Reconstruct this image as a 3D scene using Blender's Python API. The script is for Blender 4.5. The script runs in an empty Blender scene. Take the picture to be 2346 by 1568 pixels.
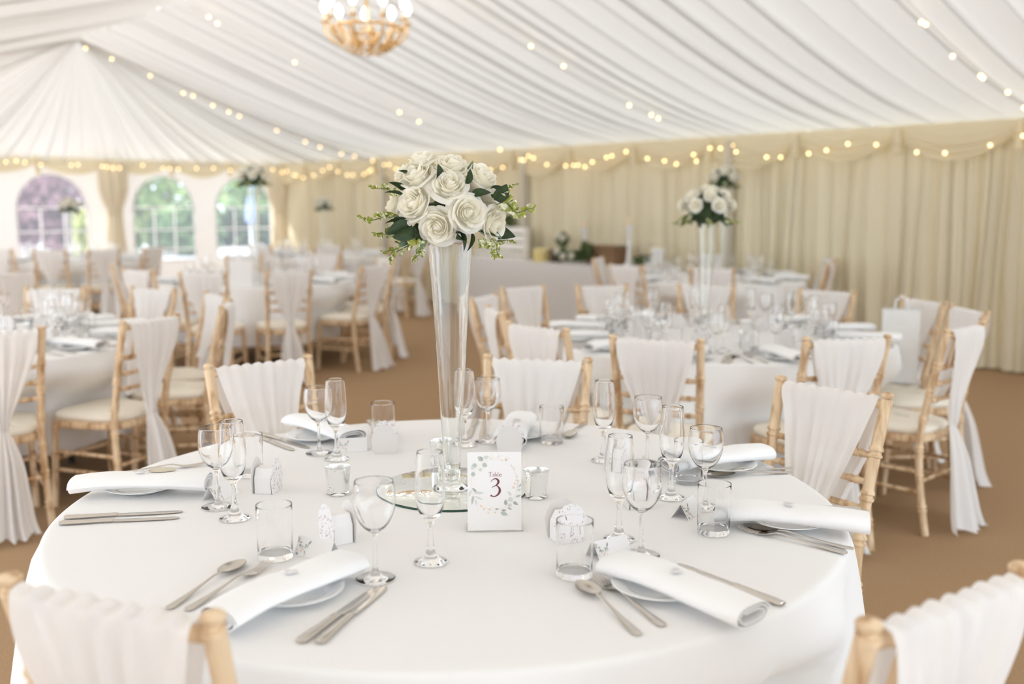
import bpy, math, random
from mathutils import Vector, Matrix, Quaternion
PI = math.pi
R0 = random.Random(7)
scene = bpy.context.scene
COL = scene.collection

# ------------------------------------------------------------------ camera, light, exposure
CAM_H, FPX = 1.465, 2281.0
PITCH = math.atan(317 / FPX)
cam_d = bpy.data.cameras.new('camera'); cam = bpy.data.objects.new('camera', cam_d); COL.objects.link(cam)
cam.location = (0, 0, CAM_H); cam.rotation_euler = (PI / 2 - PITCH, 0, 0)
cam_d.sensor_width = 36; cam_d.lens = FPX * 36 / 2346
cam_d.clip_end = 200; cam_d.clip_start = 0.05
cam_d.dof.use_dof = True; cam_d.dof.focus_distance = 2.36; cam_d.dof.aperture_fstop = 1.9
scene.camera = cam
vs = scene.view_settings
vs.view_transform = 'Standard'; vs.look = 'None'; vs.gamma = 1; vs.exposure = 0.40; vs.use_curve_mapping = False
cy = scene.cycles
cy.use_denoising = True; cy.max_bounces = 28; cy.diffuse_bounces = 6; cy.glossy_bounces = 5
cy.transmission_bounces = 24; cy.transparent_max_bounces = 16; cy.sample_clamp_indirect = 6
wd = bpy.data.worlds.new('sky'); scene.world = wd; wd.use_nodes = True
bg = wd.node_tree.nodes['Background']; bg.inputs[0].default_value = (0.76, 0.885, 1.0, 1); bg.inputs[1].default_value = 2.6
sun_d = bpy.data.lights.new('sun', 'SUN'); sun_d.energy = 5; sun_d.angle = math.radians(3); sun_d.color = (1, .965, .92)
sun = bpy.data.objects.new('sun', sun_d); COL.objects.link(sun)

# marquee frame of reference: n runs across the tent (towards the draped wall), s runs along it
HC, HS = math.cos(math.radians(41.5)), math.sin(math.radians(41.5))
def W(n, s, z=0.0): return Vector((n * HC - s * HS, n * HS + s * HC, z))
NR, NL, RIDGE_N, RIDGE_Z, EAVE = 9.05, -1.5, 4.39, 3.50, 2.19
S_END, S_A, S_NEAR, BAY = 16.52, 13.05, -4.0, 3.26
sun.rotation_euler = Vector((0, 0, -1)).rotation_difference((W(1.0, -0.5, 0) + Vector((0, 0, -1))).normalized()).to_euler()

# ------------------------------------------------------------------ helpers
class G:
    """collects geometry for one mesh"""
    def __init__(s): s.v, s.f, s.m, s.cur = [], [], [], 0
    def add(s, vs_, fs): 
        b = len(s.v); s.v += [tuple(p) for p in vs_]
        for f in fs: s.f.append(tuple(i + b for i in f)); s.m.append(s.cur)
    def box(s, c, d, rz=0):
        hx, hy, hz = d[0] / 2, d[1] / 2, d[2] / 2; ca, sa = math.cos(rz), math.sin(rz)
        vs_ = []
        for z in (-hz, hz):
            for x, y in ((-hx, -hy), (hx, -hy), (hx, hy), (-hx, hy)):
                vs_.append((c[0] + x * ca - y * sa, c[1] + x * sa + y * ca, c[2] + z))
        s.add(vs_, [(3, 2, 1, 0), (4, 5, 6, 7), (0, 1, 5, 4), (1, 2, 6, 5), (2, 3, 7, 6), (3, 0, 4, 7)]); return s
    def tube(s, pts, rad, n=8, cap=True):
        pts = [Vector(p) for p in pts]; k = len(pts)
        if not hasattr(rad, '__len__'): rad = [rad] * k
        vs_, fs = [], []
        t0 = (pts[1] - pts[0]).normalized()
        up = Vector((0, 0, 1)) if abs(t0.z) < .9 else Vector((1, 0, 0))
        nx = t0.cross(up).normalized()
        for i, p in enumerate(pts):
            a, b = pts[max(i - 1, 0)], pts[min(i + 1, k - 1)]
            t = (b - a).normalized() if (b - a).length > 1e-9 else t0
            nx = (nx - t * nx.dot(t)).normalized(); ny = t.cross(nx)
            for j in range(n):
                q = 2 * PI * j / n; vs_.append(p + (nx * math.cos(q) + ny * math.sin(q)) * rad[i])
        for i in range(k - 1):
            for j in range(n):
                a, b = i * n + j, i * n + (j + 1) % n
                fs.append((a, b, b + n, a + n))
        if cap: fs += [tuple(range(n - 1, -1, -1)), tuple(range((k - 1) * n, k * n))]
        s.add(vs_, fs); return s
    def lathe(s, prof, n=32, c=(0, 0, 0)):
        vs_, fs, rings = [], [], []
        for r, z in prof:
            if r < 1e-6: rings.append([len(vs_)]); vs_.append((c[0], c[1], c[2] + z))
            else:
                rings.append(list(range(len(vs_), len(vs_) + n)))
                for j in range(n):
                    q = 2 * PI * j / n; vs_.append((c[0] + r * math.cos(q), c[1] + r * math.sin(q), c[2] + z))
        for a, b in zip(rings, rings[1:]):
            for j in range(n):
                k = (j + 1) % n
                if len(a) == 1 and len(b) == 1: continue
                if len(a) == 1: fs.append((a[0], b[k], b[j]))
                elif len(b) == 1: fs.append((a[j], a[k], b[0]))
                else: fs.append((a[j], a[k], b[k], b[j]))
        s.add(vs_, fs); return s
    def grid(s, fn, nu, nv, closeu=False):
        vs_ = [fn(i / nu, j / nv) for j in range(nv + 1) for i in range(nu + (0 if closeu else 1))]
        w = nu if closeu else nu + 1; fs = []
        for j in range(nv):
            for i in range(nu):
                i2 = (i + 1) % w; fs.append((j * w + i, j * w + i2, (j + 1) * w + i2, (j + 1) * w + i))
        s.add(vs_, fs); return s
    def rows(s, rows_):
        w = len(rows_[0]); fs = []
        for j in range(len(rows_) - 1):
            for i in range(w - 1): fs.append((j * w + i, j * w + i + 1, (j + 1) * w + i + 1, (j + 1) * w + i))
        s.add([p for r in rows_ for p in r], fs); return s
    def ball(s, c, r, n=12, m=8, sc=(1, 1, 1)):
        return s.lathe_at([(math.sin(PI * i / m) * r, -math.cos(PI * i / m) * r) for i in range(m + 1)], n, c, sc)
    def lathe_at(s, prof, n, c, sc):
        t = G().lathe(prof, n); s.add([(c[0] + p[0] * sc[0], c[1] + p[1] * sc[1], c[2] + p[2] * sc[2]) for p in t.v], t.f); return s
    def join(s, g, M=None):
        b = len(s.v)
        s.v += [tuple((M @ Vector(p)) if M else p) for p in g.v]
        s.f += [tuple(i + b for i in f) for f in g.f]; s.m += g.m; return s
    def prism(s, poly, z0, z1):
        n = len(poly)
        s.add([(x, y, z0) for x, y in poly] + [(x, y, z1) for x, y in poly],
              [tuple(range(n - 1, -1, -1)), tuple(range(n, 2 * n))] + [(i, (i + 1) % n, (i + 1) % n + n, i + n) for i in range(n)]); return s
    def mesh(s, name, mats, smooth=True, angle=40):
        me = bpy.data.meshes.new(name); me.from_pydata(s.v, [], s.f)
        for m in (mats if isinstance(mats, (list, tuple)) else [mats]): me.materials.append(m)
        me.polygons.foreach_set('material_index', s.m)
        me.polygons.foreach_set('use_smooth', [smooth] * len(s.f))
        me.update()
        if smooth and angle: me.set_sharp_from_angle(angle=math.radians(angle))
        return me
def obj(name, g, mats, parent=None, loc=(0, 0, 0), rz=0, smooth=True, angle=40):
    me = g.mesh(name, mats, smooth, angle) if isinstance(g, G) else g
    o = bpy.data.objects.new(name, me); COL.objects.link(o); o.location = loc
    o.rotation_euler = (0, 0, rz) if not hasattr(rz, '__len__') else rz
    if parent: o.parent = parent
    return o
def tag(o, label=None, cat=None, group=None, kind=None):
    if label: o['label'] = label
    if cat: o['category'] = cat
    if group: o['group'] = group
    if kind: o['kind'] = kind
    return o
def thing(name, label, cat, loc=(0, 0, 0), rz=0, group=None):
    o = bpy.data.objects.new(name, None); COL.objects.link(o); o.location = loc; o.rotation_euler = (0, 0, rz)
    o.empty_display_size = .05
    return tag(o, label, cat, group)
KIDS = {}
def dup(root, loc, rz=0, label=None, group=None):
    r = root.copy(); COL.objects.link(r); r.location = loc; r.rotation_euler = rz if hasattr(rz, '__len__') else (0, 0, rz)
    if 'group' in r.keys(): del r['group']
    if label: r['label'] = label
    if group: r['group'] = group
    if root.name not in KIDS: KIDS[root.name] = [(c, list(c.children)) for c in root.children]
    for c, gs in KIDS[root.name]:
        k = c.copy(); COL.objects.link(k); k.parent = r
        for gch in gs: d = gch.copy(); COL.objects.link(d); d.parent = k
    return r
def struct(name, g, mats, **kw):
    o = obj(name, g, mats, **kw); o['kind'] = 'structure'; return o
def place(proto, used, loc, rz, label, group=None):
    """the first call moves the prototype itself, later ones copy it"""
    if proto.name not in used:
        used.add(proto.name)
        if proto.name not in KIDS: KIDS[proto.name] = [(c, list(c.children)) for c in proto.children]
        proto.location = loc; proto.rotation_euler = rz if hasattr(rz, '__len__') else (0, 0, rz); proto['label'] = label
        if group: proto['group'] = group
        return proto
    return dup(proto, loc, rz, label, group)
USED = set()
def smoothprof(pr, k=3):
    out = []
    for i in range(len(pr) - 1):
        p0, p1, p2, p3 = pr[max(i - 1, 0)], pr[i], pr[i + 1], pr[min(i + 2, len(pr) - 1)]
        for j in range(k):
            t = j / k
            out.append(tuple(.5 * (2 * b + (c - a) * t + (2 * a - 5 * b + 4 * c - d) * t * t + (3 * b - a - 3 * c + d) * t ** 3) for a, b, c, d in zip(p0, p1, p2, p3)))
    out.append(pr[-1]); return [(max(q[0], 0), *q[1:]) if len(q) == 2 else q for q in out]

# ------------------------------------------------------------------ materials
def newmat(name):
    m = bpy.data.materials.new(name); m.use_nodes = True; nt = m.node_tree; nt.nodes.clear()
    out = nt.nodes.new('ShaderNodeOutputMaterial'); return m, nt, out
def pbr(name, col, rough=.6, metal=0, spec=.5, noise=None, bump=None, trans=0, emit=None):
    """noise=(colour2, scale(xyz), lo, hi)  bump=(scale, strength)"""
    m, nt, out = newmat(name); N = nt.nodes; L = nt.links
    b = N.new('ShaderNodeBsdfPrincipled'); b.inputs['Base Color'].default_value = (*col, 1)
    b.inputs['Roughness'].default_value = rough; b.inputs['Metallic'].default_value = metal
    b.inputs['Specular IOR Level'].default_value = spec
    if noise or bump: tc = N.new('ShaderNodeTexCoord')
    if noise:
        mp = N.new('ShaderNodeMapping'); mp.inputs['Scale'].default_value = noise[1]; L.new(tc.outputs['Object'], mp.inputs[0])
        nz = N.new('ShaderNodeTexNoise'); nz.inputs['Scale'].default_value = 1; nz.inputs['Detail'].default_value = 4; L.new(mp.outputs[0], nz.inputs['Vector'])
        cr = N.new('ShaderNodeValToRGB'); cr.color_ramp.elements[0].position = noise[2]; cr.color_ramp.elements[1].position = noise[3]
        cr.color_ramp.elements[0].color = (*col, 1); cr.color_ramp.elements[1].color = (*noise[0], 1)
        L.new(nz.outputs['Fac'], cr.inputs[0]); L.new(cr.outputs[0], b.inputs['Base Color'])
    if bump:
        n2 = N.new('ShaderNodeTexNoise'); n2.inputs['Scale'].default_value = bump[0]; n2.inputs['Detail'].default_value = 3; L.new(tc.outputs['Object'], n2.inputs['Vector'])
        bp = N.new('ShaderNodeBump'); bp.inputs['Strength'].default_value = bump[1]; bp.inputs['Distance'].default_value = .004; L.new(n2.outputs['Fac'], bp.inputs['Height']); L.new(bp.outputs[0], b.inputs['Normal'])
    if emit:
        b.inputs['Emission Color'].default_value = (*emit[0], 1); b.inputs['Emission Strength'].default_value = emit[1]
    L.new(b.outputs[0], out.inputs[0]); return m
def fabric(name, col, transl=.4, clear=0.0, tcol=None, noise=None):
    m, nt, out = newmat(name); N = nt.nodes; L = nt.links
    d = N.new('ShaderNodeBsdfDiffuse'); d.inputs[0].default_value = (*col, 1)
    t = N.new('ShaderNodeBsdfTranslucent'); t.inputs[0].default_value = (*(tcol or col), 1)
    mx = N.new('ShaderNodeMixShader'); mx.inputs[0].default_value = transl
    L.new(d.outputs[0], mx.inputs[1]); L.new(t.outputs[0], mx.inputs[2]); last = mx
    if noise:
        tc = N.new('ShaderNodeTexCoord'); nz = N.new('ShaderNodeTexNoise'); nz.inputs['Scale'].default_value = noise[1]; L.new(tc.outputs['Object'], nz.inputs['Vector'])
        cr = N.new('ShaderNodeValToRGB'); cr.color_ramp.elements[0].position = .4; cr.color_ramp.elements[1].position = .7
        cr.color_ramp.elements[0].color = (*col, 1); cr.color_ramp.elements[1].color = (*noise[0], 1)
        L.new(nz.outputs['Fac'], cr.inputs[0]); L.new(cr.outputs[0], d.inputs[0])
    if clear:
        tr = N.new('ShaderNodeBsdfTransparent'); m2 = N.new('ShaderNodeMixShader'); m2.inputs[0].default_value = clear
        L.new(mx.outputs[0], m2.inputs[1]); L.new(tr.outputs[0], m2.inputs[2]); last = m2
    L.new(last.outputs[0], out.inputs[0]); return m
def glassmat(name, col=(1, 1, 1), ior=1.47, rough=0):
    m, nt, out = newmat(name); g = nt.nodes.new('ShaderNodeBsdfGlass'); g.inputs['Color'].default_value = (*col, 1); g.inputs['IOR'].default_value = ior; g.inputs['Roughness'].default_value = rough
    nt.links.new(g.outputs[0], out.inputs[0]); return m
def emis(name, col, s):
    m, nt, out = newmat(name); e = nt.nodes.new('ShaderNodeEmission'); e.inputs[0].default_value = (*col, 1); e.inputs[1].default_value = s
    nt.links.new(e.outputs[0], out.inputs[0]); return m
def speckled_mercury():
    m, nt, out = newmat('mercury_glass'); N = nt.nodes; L = nt.links
    a = N.new('ShaderNodeBsdfPrincipled'); a.inputs['Base Color'].default_value = (.88, .88, .87, 1); a.inputs['Metallic'].default_value = .85; a.inputs['Roughness'].default_value = .22
    b = N.new('ShaderNodeBsdfDiffuse'); b.inputs[0].default_value = (.45, .42, .38, 1)
    tc = N.new('ShaderNodeTexCoord'); v = N.new('ShaderNodeTexVoronoi'); v.inputs['Scale'].default_value = 170; L.new(tc.outputs['Object'], v.inputs['Vector'])
    nz = N.new('ShaderNodeTexNoise'); nz.inputs['Scale'].default_value = 28; L.new(tc.outputs['Object'], nz.inputs['Vector'])
    ad = N.new('ShaderNodeMath'); ad.operation = 'SUBTRACT'; L.new(nz.outputs['Fac'], ad.inputs[0]); L.new(v.outputs['Distance'], ad.inputs[1])
    gt = N.new('ShaderNodeMath'); gt.operation = 'GREATER_THAN'; gt.inputs[1].default_value = .36; L.new(ad.outputs[0], gt.inputs[0])
    mx = N.new('ShaderNodeMixShader'); L.new(gt.outputs[0], mx.inputs[0]); L.new(a.outputs[0], mx.inputs[1]); L.new(b.outputs[0], mx.inputs[2]); L.new(mx.outputs[0], out.inputs[0]); return m
def lace():
    m, nt, out = newmat('lace_card'); N = nt.nodes; L = nt.links
    a = N.new('ShaderNodeBsdfPrincipled'); a.inputs['Roughness'].default_value = .7
    tc = N.new('ShaderNodeTexCoord'); v = N.new('ShaderNodeTexVoronoi'); v.inputs['Scale'].default_value = 330; L.new(tc.outputs['Object'], v.inputs['Vector'])
    n1 = N.new('ShaderNodeTexNoise'); n1.inputs['Scale'].default_value = 75; L.new(tc.outputs['Object'], n1.inputs['Vector'])
    g1 = N.new('ShaderNodeMath'); g1.operation = 'LESS_THAN'; g1.inputs[1].default_value = .36; L.new(v.outputs['Distance'], g1.inputs[0])
    g2 = N.new('ShaderNodeMath'); g2.operation = 'GREATER_THAN'; g2.inputs[1].default_value = .53; L.new(n1.outputs['Fac'], g2.inputs[0])
    mu = N.new('ShaderNodeMath'); mu.operation = 'MULTIPLY'; L.new(g1.outputs[0], mu.inputs[0]); L.new(g2.outputs[0], mu.inputs[1])
    mc = N.new('ShaderNodeMix'); mc.data_type = 'RGBA'; mc.inputs[6].default_value = (.9, .88, .88, 1); mc.inputs[7].default_value = (.36, .13, .17, 1)
    L.new(mu.outputs[0], mc.inputs[0]); L.new(mc.outputs[2], a.inputs['Base Color']); L.new(a.outputs[0], out.inputs[0]); return m

CLOTH = pbr('white_table_linen', (.87, .865, .86), .9, spec=.1, bump=(900, .12))
NAPK = pbr('white_napkin_linen', (.92, .92, .925), .9, spec=.1, bump=(700, .15))
CHINA = pbr('white_china', (.93, .93, .92), .12)
STEEL = pbr('stainless_steel', (.62, .58, .53), .2, 1)
GLASS = glassmat('clear_glass', ior=1.4)
VGLASS = glassmat('vase_glass', (.985, .99, .985))
ACRYL = glassmat('clear_acrylic', (.99, .99, .99), 1.3)
WOOD = pbr('limewashed_wood', (.42, .23, .095), .55, noise=((.80, .61, .40), (34, 34, 5), .34, .56), bump=(120, .2))
CUSH = pbr('ivory_seat_pad', (.86, .80, .69), .9, spec=.1, bump=(300, .15))
SASH = fabric('white_chiffon', (.96, .95, .945), .24, .09)
LIN_R = fabric('ivory_roof_lining', (.90, .885, .86), .125, tcol=(.88, .85, .80))
DRAPE = fabric('cream_wall_drape', (.91, .82, .61), .14, tcol=(.85, .72, .45))
ENDW = fabric('ivory_end_wall', (.90, .86, .82), .15, tcol=(.9, .86, .82))
LEFTW = fabric('white_side_lining', (.9, .9, .9), .16)
SWAG = fabric('cream_swag', (.90, .82, .63), .35, .06)
CURT = fabric('cream_tied_curtain', (.88, .80, .64), .2)
CARPET = pbr('brown_carpet', (.34, .215, .118), 1, spec=.05, noise=((.46, .31, .185), (160, 160, 160), .3, .7), bump=(260, .5))
DARK = pbr('dark_table_underside', (.03, .025, .022), .8)
ALU = pbr('grey_aluminium_post', (.60, .55, .46), .6)
MIRROR = pbr('mirror_glass', (.80, .83, .80), .02, 1)
MEDGE = pbr('dark_green_glass_edge', (.02, .07, .05), .15)
MERC = speckled_mercury()
WAX = pbr('cream_wax', (.92, .86, .68), .5)
PAPER = pbr('white_card', (.89, .875, .87), .7)
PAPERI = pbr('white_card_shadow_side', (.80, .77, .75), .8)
LACE = lace()
INK = pbr('plum_ink', (.16, .035, .05), .7)
INKL = pbr('mauve_ink', (.38, .2, .22), .7)
SAGE = pbr('printed_sage', (.50, .55, .49), .8)
SAGED = pbr('printed_grey_green', (.40, .44, .40), .8)
BLUSH = pbr('printed_blush', (.83, .64, .50), .8)
PETAL = fabric('white_rose_petal', (.975, .965, .93), .40, tcol=(.98, .93, .74))
LEAF = pbr('dark_green_leaf', (.014, .032, .007), .6, noise=((.032, .065, .016), (40, 40, 40), .35, .7))
LEAFS = pbr('sage_leaf', (.16, .24, .15), .6)
EUC = pbr('yellow_green_sprig', (.29, .32, .04), .6, noise=((.86, .86, .66), (60, 60, 60), .48, .62))
STEM = pbr('green_stem', (.12, .17, .03), .6)
GOLD = pbr('gold_metal', (.80, .55, .26), .3, 1)
CRYST = pbr('amber_crystal_bead', (.95, .84, .68), .1, .15)
BULBW = emis('lit_candle_bulb', (1, .93, .82), 14)
BULBF = emis('lit_fairy_bulb', (1, .72, .34), 4.5)
WIRE = pbr('clear_wire', (.6, .5, .32), .5)
TOKEN = pbr('silver_token', (.82, .82, .83), .25, .8)
GOLDT = pbr('champagne_mirror', (.72, .65, .52), .12, 1)

# ------------------------------------------------------------------ setting: floor, roof lining, walls
rnd = random.Random(3)
g = G(); a, b, c, d = W(NL - .3, S_NEAR, 0), W(NR + .15, S_NEAR, 0), W(NR + .15, S_END + .1, 0), W(NL - .3, S_END + .1, 0)
g.add([a, b, c, d], [(0, 1, 2, 3)]); struct('floor', g, CARPET, smooth=False)

def seams(lo, hi, a_, b_):
    out, x = [], lo
    while x < hi: out.append(x); x += rnd.uniform(a_, b_)
    out.append(hi); return out
def pleat_columns(lo, hi, a_=.17, b_=.36, depth=.065):
    """(position, drop below the lining, billow) along a gathered sheet"""
    ss = seams(lo, hi, a_, b_); cols = []
    for x0, x1 in zip(ss, ss[1:]):
        dp = depth * rnd.uniform(.45, 1.25); w = x1 - x0
        for t, dr in ((0, dp), (.03, dp * .55), (.07, dp * .18), (.16, 0), (.34, -.012), (.5, -.017), (.66, -.012), (.84, 0), (.93, .006)):
            cols.append((x0 + w * t, dr))
    cols.append((hi, depth * .5)); return cols
def slope(n_eave, eave, sag, s0, s1):
    cols = pleat_columns(s0, s1); rows = []
    for k in range(21):
        t = k / 20; n = RIDGE_N + (n_eave - RIDGE_N) * t
        z = RIDGE_Z + (eave - RIDGE_Z) * t - sag * math.sin(PI * t ** 1.35)
        e = .35 + .65 * min(1, 4 * t * (1 - t) + .25)
        rows.append([W(n, s, z - dr * e) for s, dr in cols])
    return G().rows(rows)
struct('ceiling', slope(NR, EAVE, .13, S_NEAR, S_A), LIN_R, angle=0)
struct('ceiling_left', slope(NL, 2.12, .10, S_NEAR, S_A), LIN_R, angle=0)
# the pleated fan of the hip end: from the ridge end down to the end wall and the two last bays
LEG = S_END - S_A; WID = NR - NL
def rim(x):
    if x < LEG: return NL, S_A + x, 2.12
    if x < LEG + WID: q = x - LEG; return NL + q, S_END, 2.12 + .06 * q / WID
    q = x - LEG - WID; return NR, S_END - q, EAVE
cols = pleat_columns(0, 2 * LEG + WID, .14, .34, .07)
rows = []
for k in range(23):
    t = .006 + .994 * k / 22; r_ = []
    for x, dr in cols:
        n, s, ze = rim(x); z = RIDGE_Z + (ze - RIDGE_Z) * t - .10 * math.sin(PI * t ** 1.3)
        r_.append(W(RIDGE_N + (n - RIDGE_N) * t, S_A + (s - S_A) * t, z - dr * (.15 + .95 * t)))
    rows.append(r_)
struct('ceiling_end', G().rows(rows), LIN_R, angle=0)

# right-hand wall: gathered drapes
def drape_wall(pos, length, h, amp, dens):
    xs, x, ph = [], 0, 0
    pts = []
    w = .11
    while x < length:
        pts.append((x, amp * ((1 - 1.6 * abs(math.sin(ph * .5)) ** .8) * .7 + math.sin(ph * .37 + 1) * .5 + .3 * math.sin(ph * 2.3 + 2))))
        w = min(max(w + rnd.uniform(-.02, .02), .07), .2); x += w / dens; ph += 2 * PI / dens
    rows = []
    for z in (h, h * .9, h * .7, h * .45, h * .2, .06, 0.015):
        q = .6 + .6 * (1 - z / h)
        rows.append([pos(x_ + .02 * math.sin(x_ * 9 + z * 2), d_ * q, z) for x_, d_ in pts])
    return G().rows(rows)
struct('wall_right', drape_wall(lambda x, d, z: W(NR - .03 - .05 + d, S_NEAR + x, z), S_END - S_NEAR, EAVE, .062, 7), DRAPE, angle=0)
# solid outer sidewall sheet behind the drapes
g = G(); g.add([W(NR + .1, S_NEAR, 0), W(NR + .1, S_END + .1, 0), W(NR + .1, S_END + .1, 2.3), W(NR + .1, S_NEAR, 2.3)], [(0, 1, 2, 3)])
struct('wall_right_outer', g, pbr('outer_pvc_sheet', (.55, .53, .46), .7), smooth=False)

# end wall with arched windows
WIN = [(2.66, 3.72), (4.49, 5.55), (6.28, 7.34), (7.72, 8.78)]  # first opening lies out of view, added to let in daylight
SILL, SPRING, TOPW = .52, 1.38, 1.93
g = G(); xs = [NL, -.3, .6, 1.2]
def strip(n0, n1, z0a, z1a, z0b, z1b, th=.02):
    g.add([W(n0, S_END, z0a), W(n1, S_END, z0b), W(n1, S_END, z1b), W(n0, S_END, z1a)], [(0, 1, 2, 3)])
edges = [NL]
for a, b in WIN: edges += [a, b]
edges.append(NR + .1)
TOPZ = 2.26
for i in range(0, len(edges), 2): strip(edges[i], edges[i + 1], 0, TOPZ, 0, TOPZ)
def arch(a, b, n):
    c, r = (a + b) / 2, (b - a) / 2; u = (n - c) / r
    return SPRING + (TOPW - SPRING) * math.sqrt(max(0, 1 - u * u))
for a, b in WIN:
    K = 28
    q = [(a + b) / 2 - (b - a) / 2 * math.cos(PI * i / K) for i in range(K + 1)]
    for n0, n1 in zip(q, q[1:]):
        strip(n0, n1, 0, SILL, 0, SILL); strip(n0, n1, arch(a, b, n0), TOPZ, arch(a, b, n1), TOPZ)
struct('wall_end', g, ENDW, smooth=False)
PANE, nt, out = newmat('hazy_clear_pvc')
tr = nt.nodes.new('ShaderNodeBsdfTransparent'); df = nt.nodes.new('ShaderNodeBsdfTranslucent'); df.inputs[0].default_value = (.95, .95, .97, 1)
mx = nt.nodes.new('ShaderNodeMixShader'); mx.inputs[0].default_value = .09
nt.links.new(tr.outputs[0], mx.inputs[1]); nt.links.new(df.outputs[0], mx.inputs[2]); nt.links.new(mx.outputs[0], out.inputs[0])
BAR = fabric('white_glazing_tape', (.88, .86, .85), .4)
def along(n, z, off=0.0): return W(n, S_END + off, z)
for i, (a, b) in enumerate(WIN):
    K = 28; q = [(a + b) / 2 - (b - a) / 2 * math.cos(PI * k / K) for k in range(K + 1)]
    fr = G()
    loop = [along(n, arch(a, b, n)) for n in q] + [along(b, SILL), along(a, SILL)]
    fr.tube(loop + [loop[0]], .018, 6, cap=False)
    for z in (SPRING + .02, 1.03, .70):
        fr.tube([along(a, z), along(b, z)], .013, 6)
    for t in (1 / 3, 2 / 3):
        n = a + (b - a) * t; fr.tube([along(n, SILL), along(n, SPRING + .02)], .013, 6)
    f_ = struct('window_%d' % (i + 1), fr, BAR)
    pg = G(); pts = [along(n, arch(a, b, n), .004) for n in q] + [along(b, SILL, .004), along(a, SILL, .004)]
    pg.add(pts, [tuple(range(len(pts)))])
    obj('pane', pg, PANE, f_, smooth=False)

# swagged valances under the eaves
def swags(x0, x1, n, depth, at, layers=3):
    g = G(); w = (x1 - x0) / n
    for i in range(n):
        dp = depth * rnd.uniform(.85, 1.12)
        def fn(u, v, i=i, dp=dp):
            x = x0 + w * (i + u); cat = 1 - (2 * u - 1) ** 2
            edge = .10 + dp * cat
            z = -edge * v
            bul = .05 + .035 * abs(math.sin(v * PI * 4.5)) * (.4 + cat) * v + .03 * v * cat
            return at(x, bul, z)
        g.grid(fn, 20, 24)
        # tails between two swags
        tp = [at(x0 + w * i, .09, -.02), at(x0 + w * i, .10, -.12), at(x0 + w * i, .10, -.2), at(x0 + w * i, .10, -.26)]
        g.tube(tp, [.02, .045, .035, .05], 8)
    return g
struct('trim_1', swags(S_NEAR + .02, S_END, 19, .24, lambda x, b, z: W(NR - .09 - b, x, EAVE - .01 + z)), SWAG, angle=60)
struct('trim_2', swags(NL, NR - .02, 10, .17, lambda x, b, z: W(x, S_END - b, 2.18 + z)), SWAG, angle=60)
# upright posts of the frame along the right wall
k = 3
for s in (S_A, S_A - BAY, S_A - 2 * BAY, S_A - 3 * BAY, S_A - 4 * BAY):
    g = G(); p = W(NR - .17, s, EAVE / 2 - .03); g.box(p, (.10, .06, EAVE - .08), math.radians(41.5)); struct('trim_%d' % k, g, ALU); k += 1
# unseen left side: lined wall by the camera, then open, set to shape daylight
g = G()
for s in (S_A, S_A - BAY, S_A - 2 * BAY): g.box(W(NL, s, 1.05), (.1, .1, 2.1), math.radians(41.5))
struct('trim_%d' % k, g, ALU); k += 1
g = G(); SO = 2.6
g.add([W(NL - .02, S_NEAR, 0), W(NL - .02, SO, 0), W(NL - .02, SO, 2.2), W(NL - .02, S_NEAR, 2.2)], [(0, 1, 2, 3)])
struct('wall_left', g, LEFTW, smooth=False)

# tied-back curtains on the end wall
def curtain(n, s, label, wid=.2):
    g = G()
    def fn(u, v):
        z = 2.1 * (1 - v)
        r = .5 * wid * (1.25 - 1.1 * math.exp(-((z - 1.32) / .22) ** 2) * .55) if z > 1.32 else .5 * wid * (.64 + .5 * (1.32 - z) / 1.32)
        q = 2 * PI * u; r *= 1 + .16 * math.sin(q * 9 + z)
        return W(n + r * math.cos(q), s + .6 * r * math.sin(q), max(z, .01))
    g.grid(fn, 72, 24, True)
    t = thing('curtain', label, 'curtain', (0, 0, 0)); obj('curtain_panel', g, CURT, t, angle=0)
    tb = G(); tb.tube([W(n + .075 * wid / .2 * math.cos(q), s + .05 * math.sin(q), 1.32) for q in [2 * PI * i / 16 for i in range(17)]], .018, 6, False)
    obj('tieback', tb, SWAG, t)
curtain(5.91, S_END - .2, 'cream curtain tied back between the purple tree window and next window', .34)
curtain(8.84, S_END - .2, 'cream curtain tied back in the tent corner right of the last window', .34)

# ------------------------------------------------------------------ outside
PATIO = pbr('pale_paving', (.60, .58, .60), .9); GRASS = pbr('lawn_grass', (.14, .24, .06), .9, noise=((.22, .32, .10), (2, 2, 2), .3, .7))
g = G(); K = 36
g.add([(-60, -20, -.03), (40, -20, -.03), (40, 39, -.03), (-60, 39, -.03)], [(0, 1, 2, 3)]); struct('ground', g, PATIO, smooth=False)
g = G(); g.add([(-60, 39, -.03), (40, 39, -.03), (40, 46, .5), (-60, 46, .5), (-60, 80, .9), (40, 80, .9)], [(0, 1, 2, 3), (3, 2, 5, 4)])
struct('ground_lawn', g, GRASS, smooth=False)
BARK = pbr('brown_bark', (.12, .08, .05), .9)
def foliage(blobs, n, size, seed):
    r = random.Random(seed); g = G()
    for _ in range(n):
        c, rad = r.choice(blobs)
        v = Vector((r.gauss(0, 1), r.gauss(0, 1), r.gauss(0, 1))).normalized() * (r.random() ** .45)
        p = Vector((c[0] + v.x * rad[0], c[1] + v.y * rad[1], max(c[2] + v.z * rad[2], .05)))
        q = Quaternion((r.gauss(0, 1), r.gauss(0, 1), r.gauss(0, 1), r.gauss(0, 1))).normalized(); sz = size * r.uniform(.6, 1.3)
        g.add([p + q @ Vector(w) * sz for w in ((-.5, 0, 0), (0, -.35, .08), (.6, 0, 0), (0, .35, .08))], [(0, 1, 2, 3)])
    return g
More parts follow.
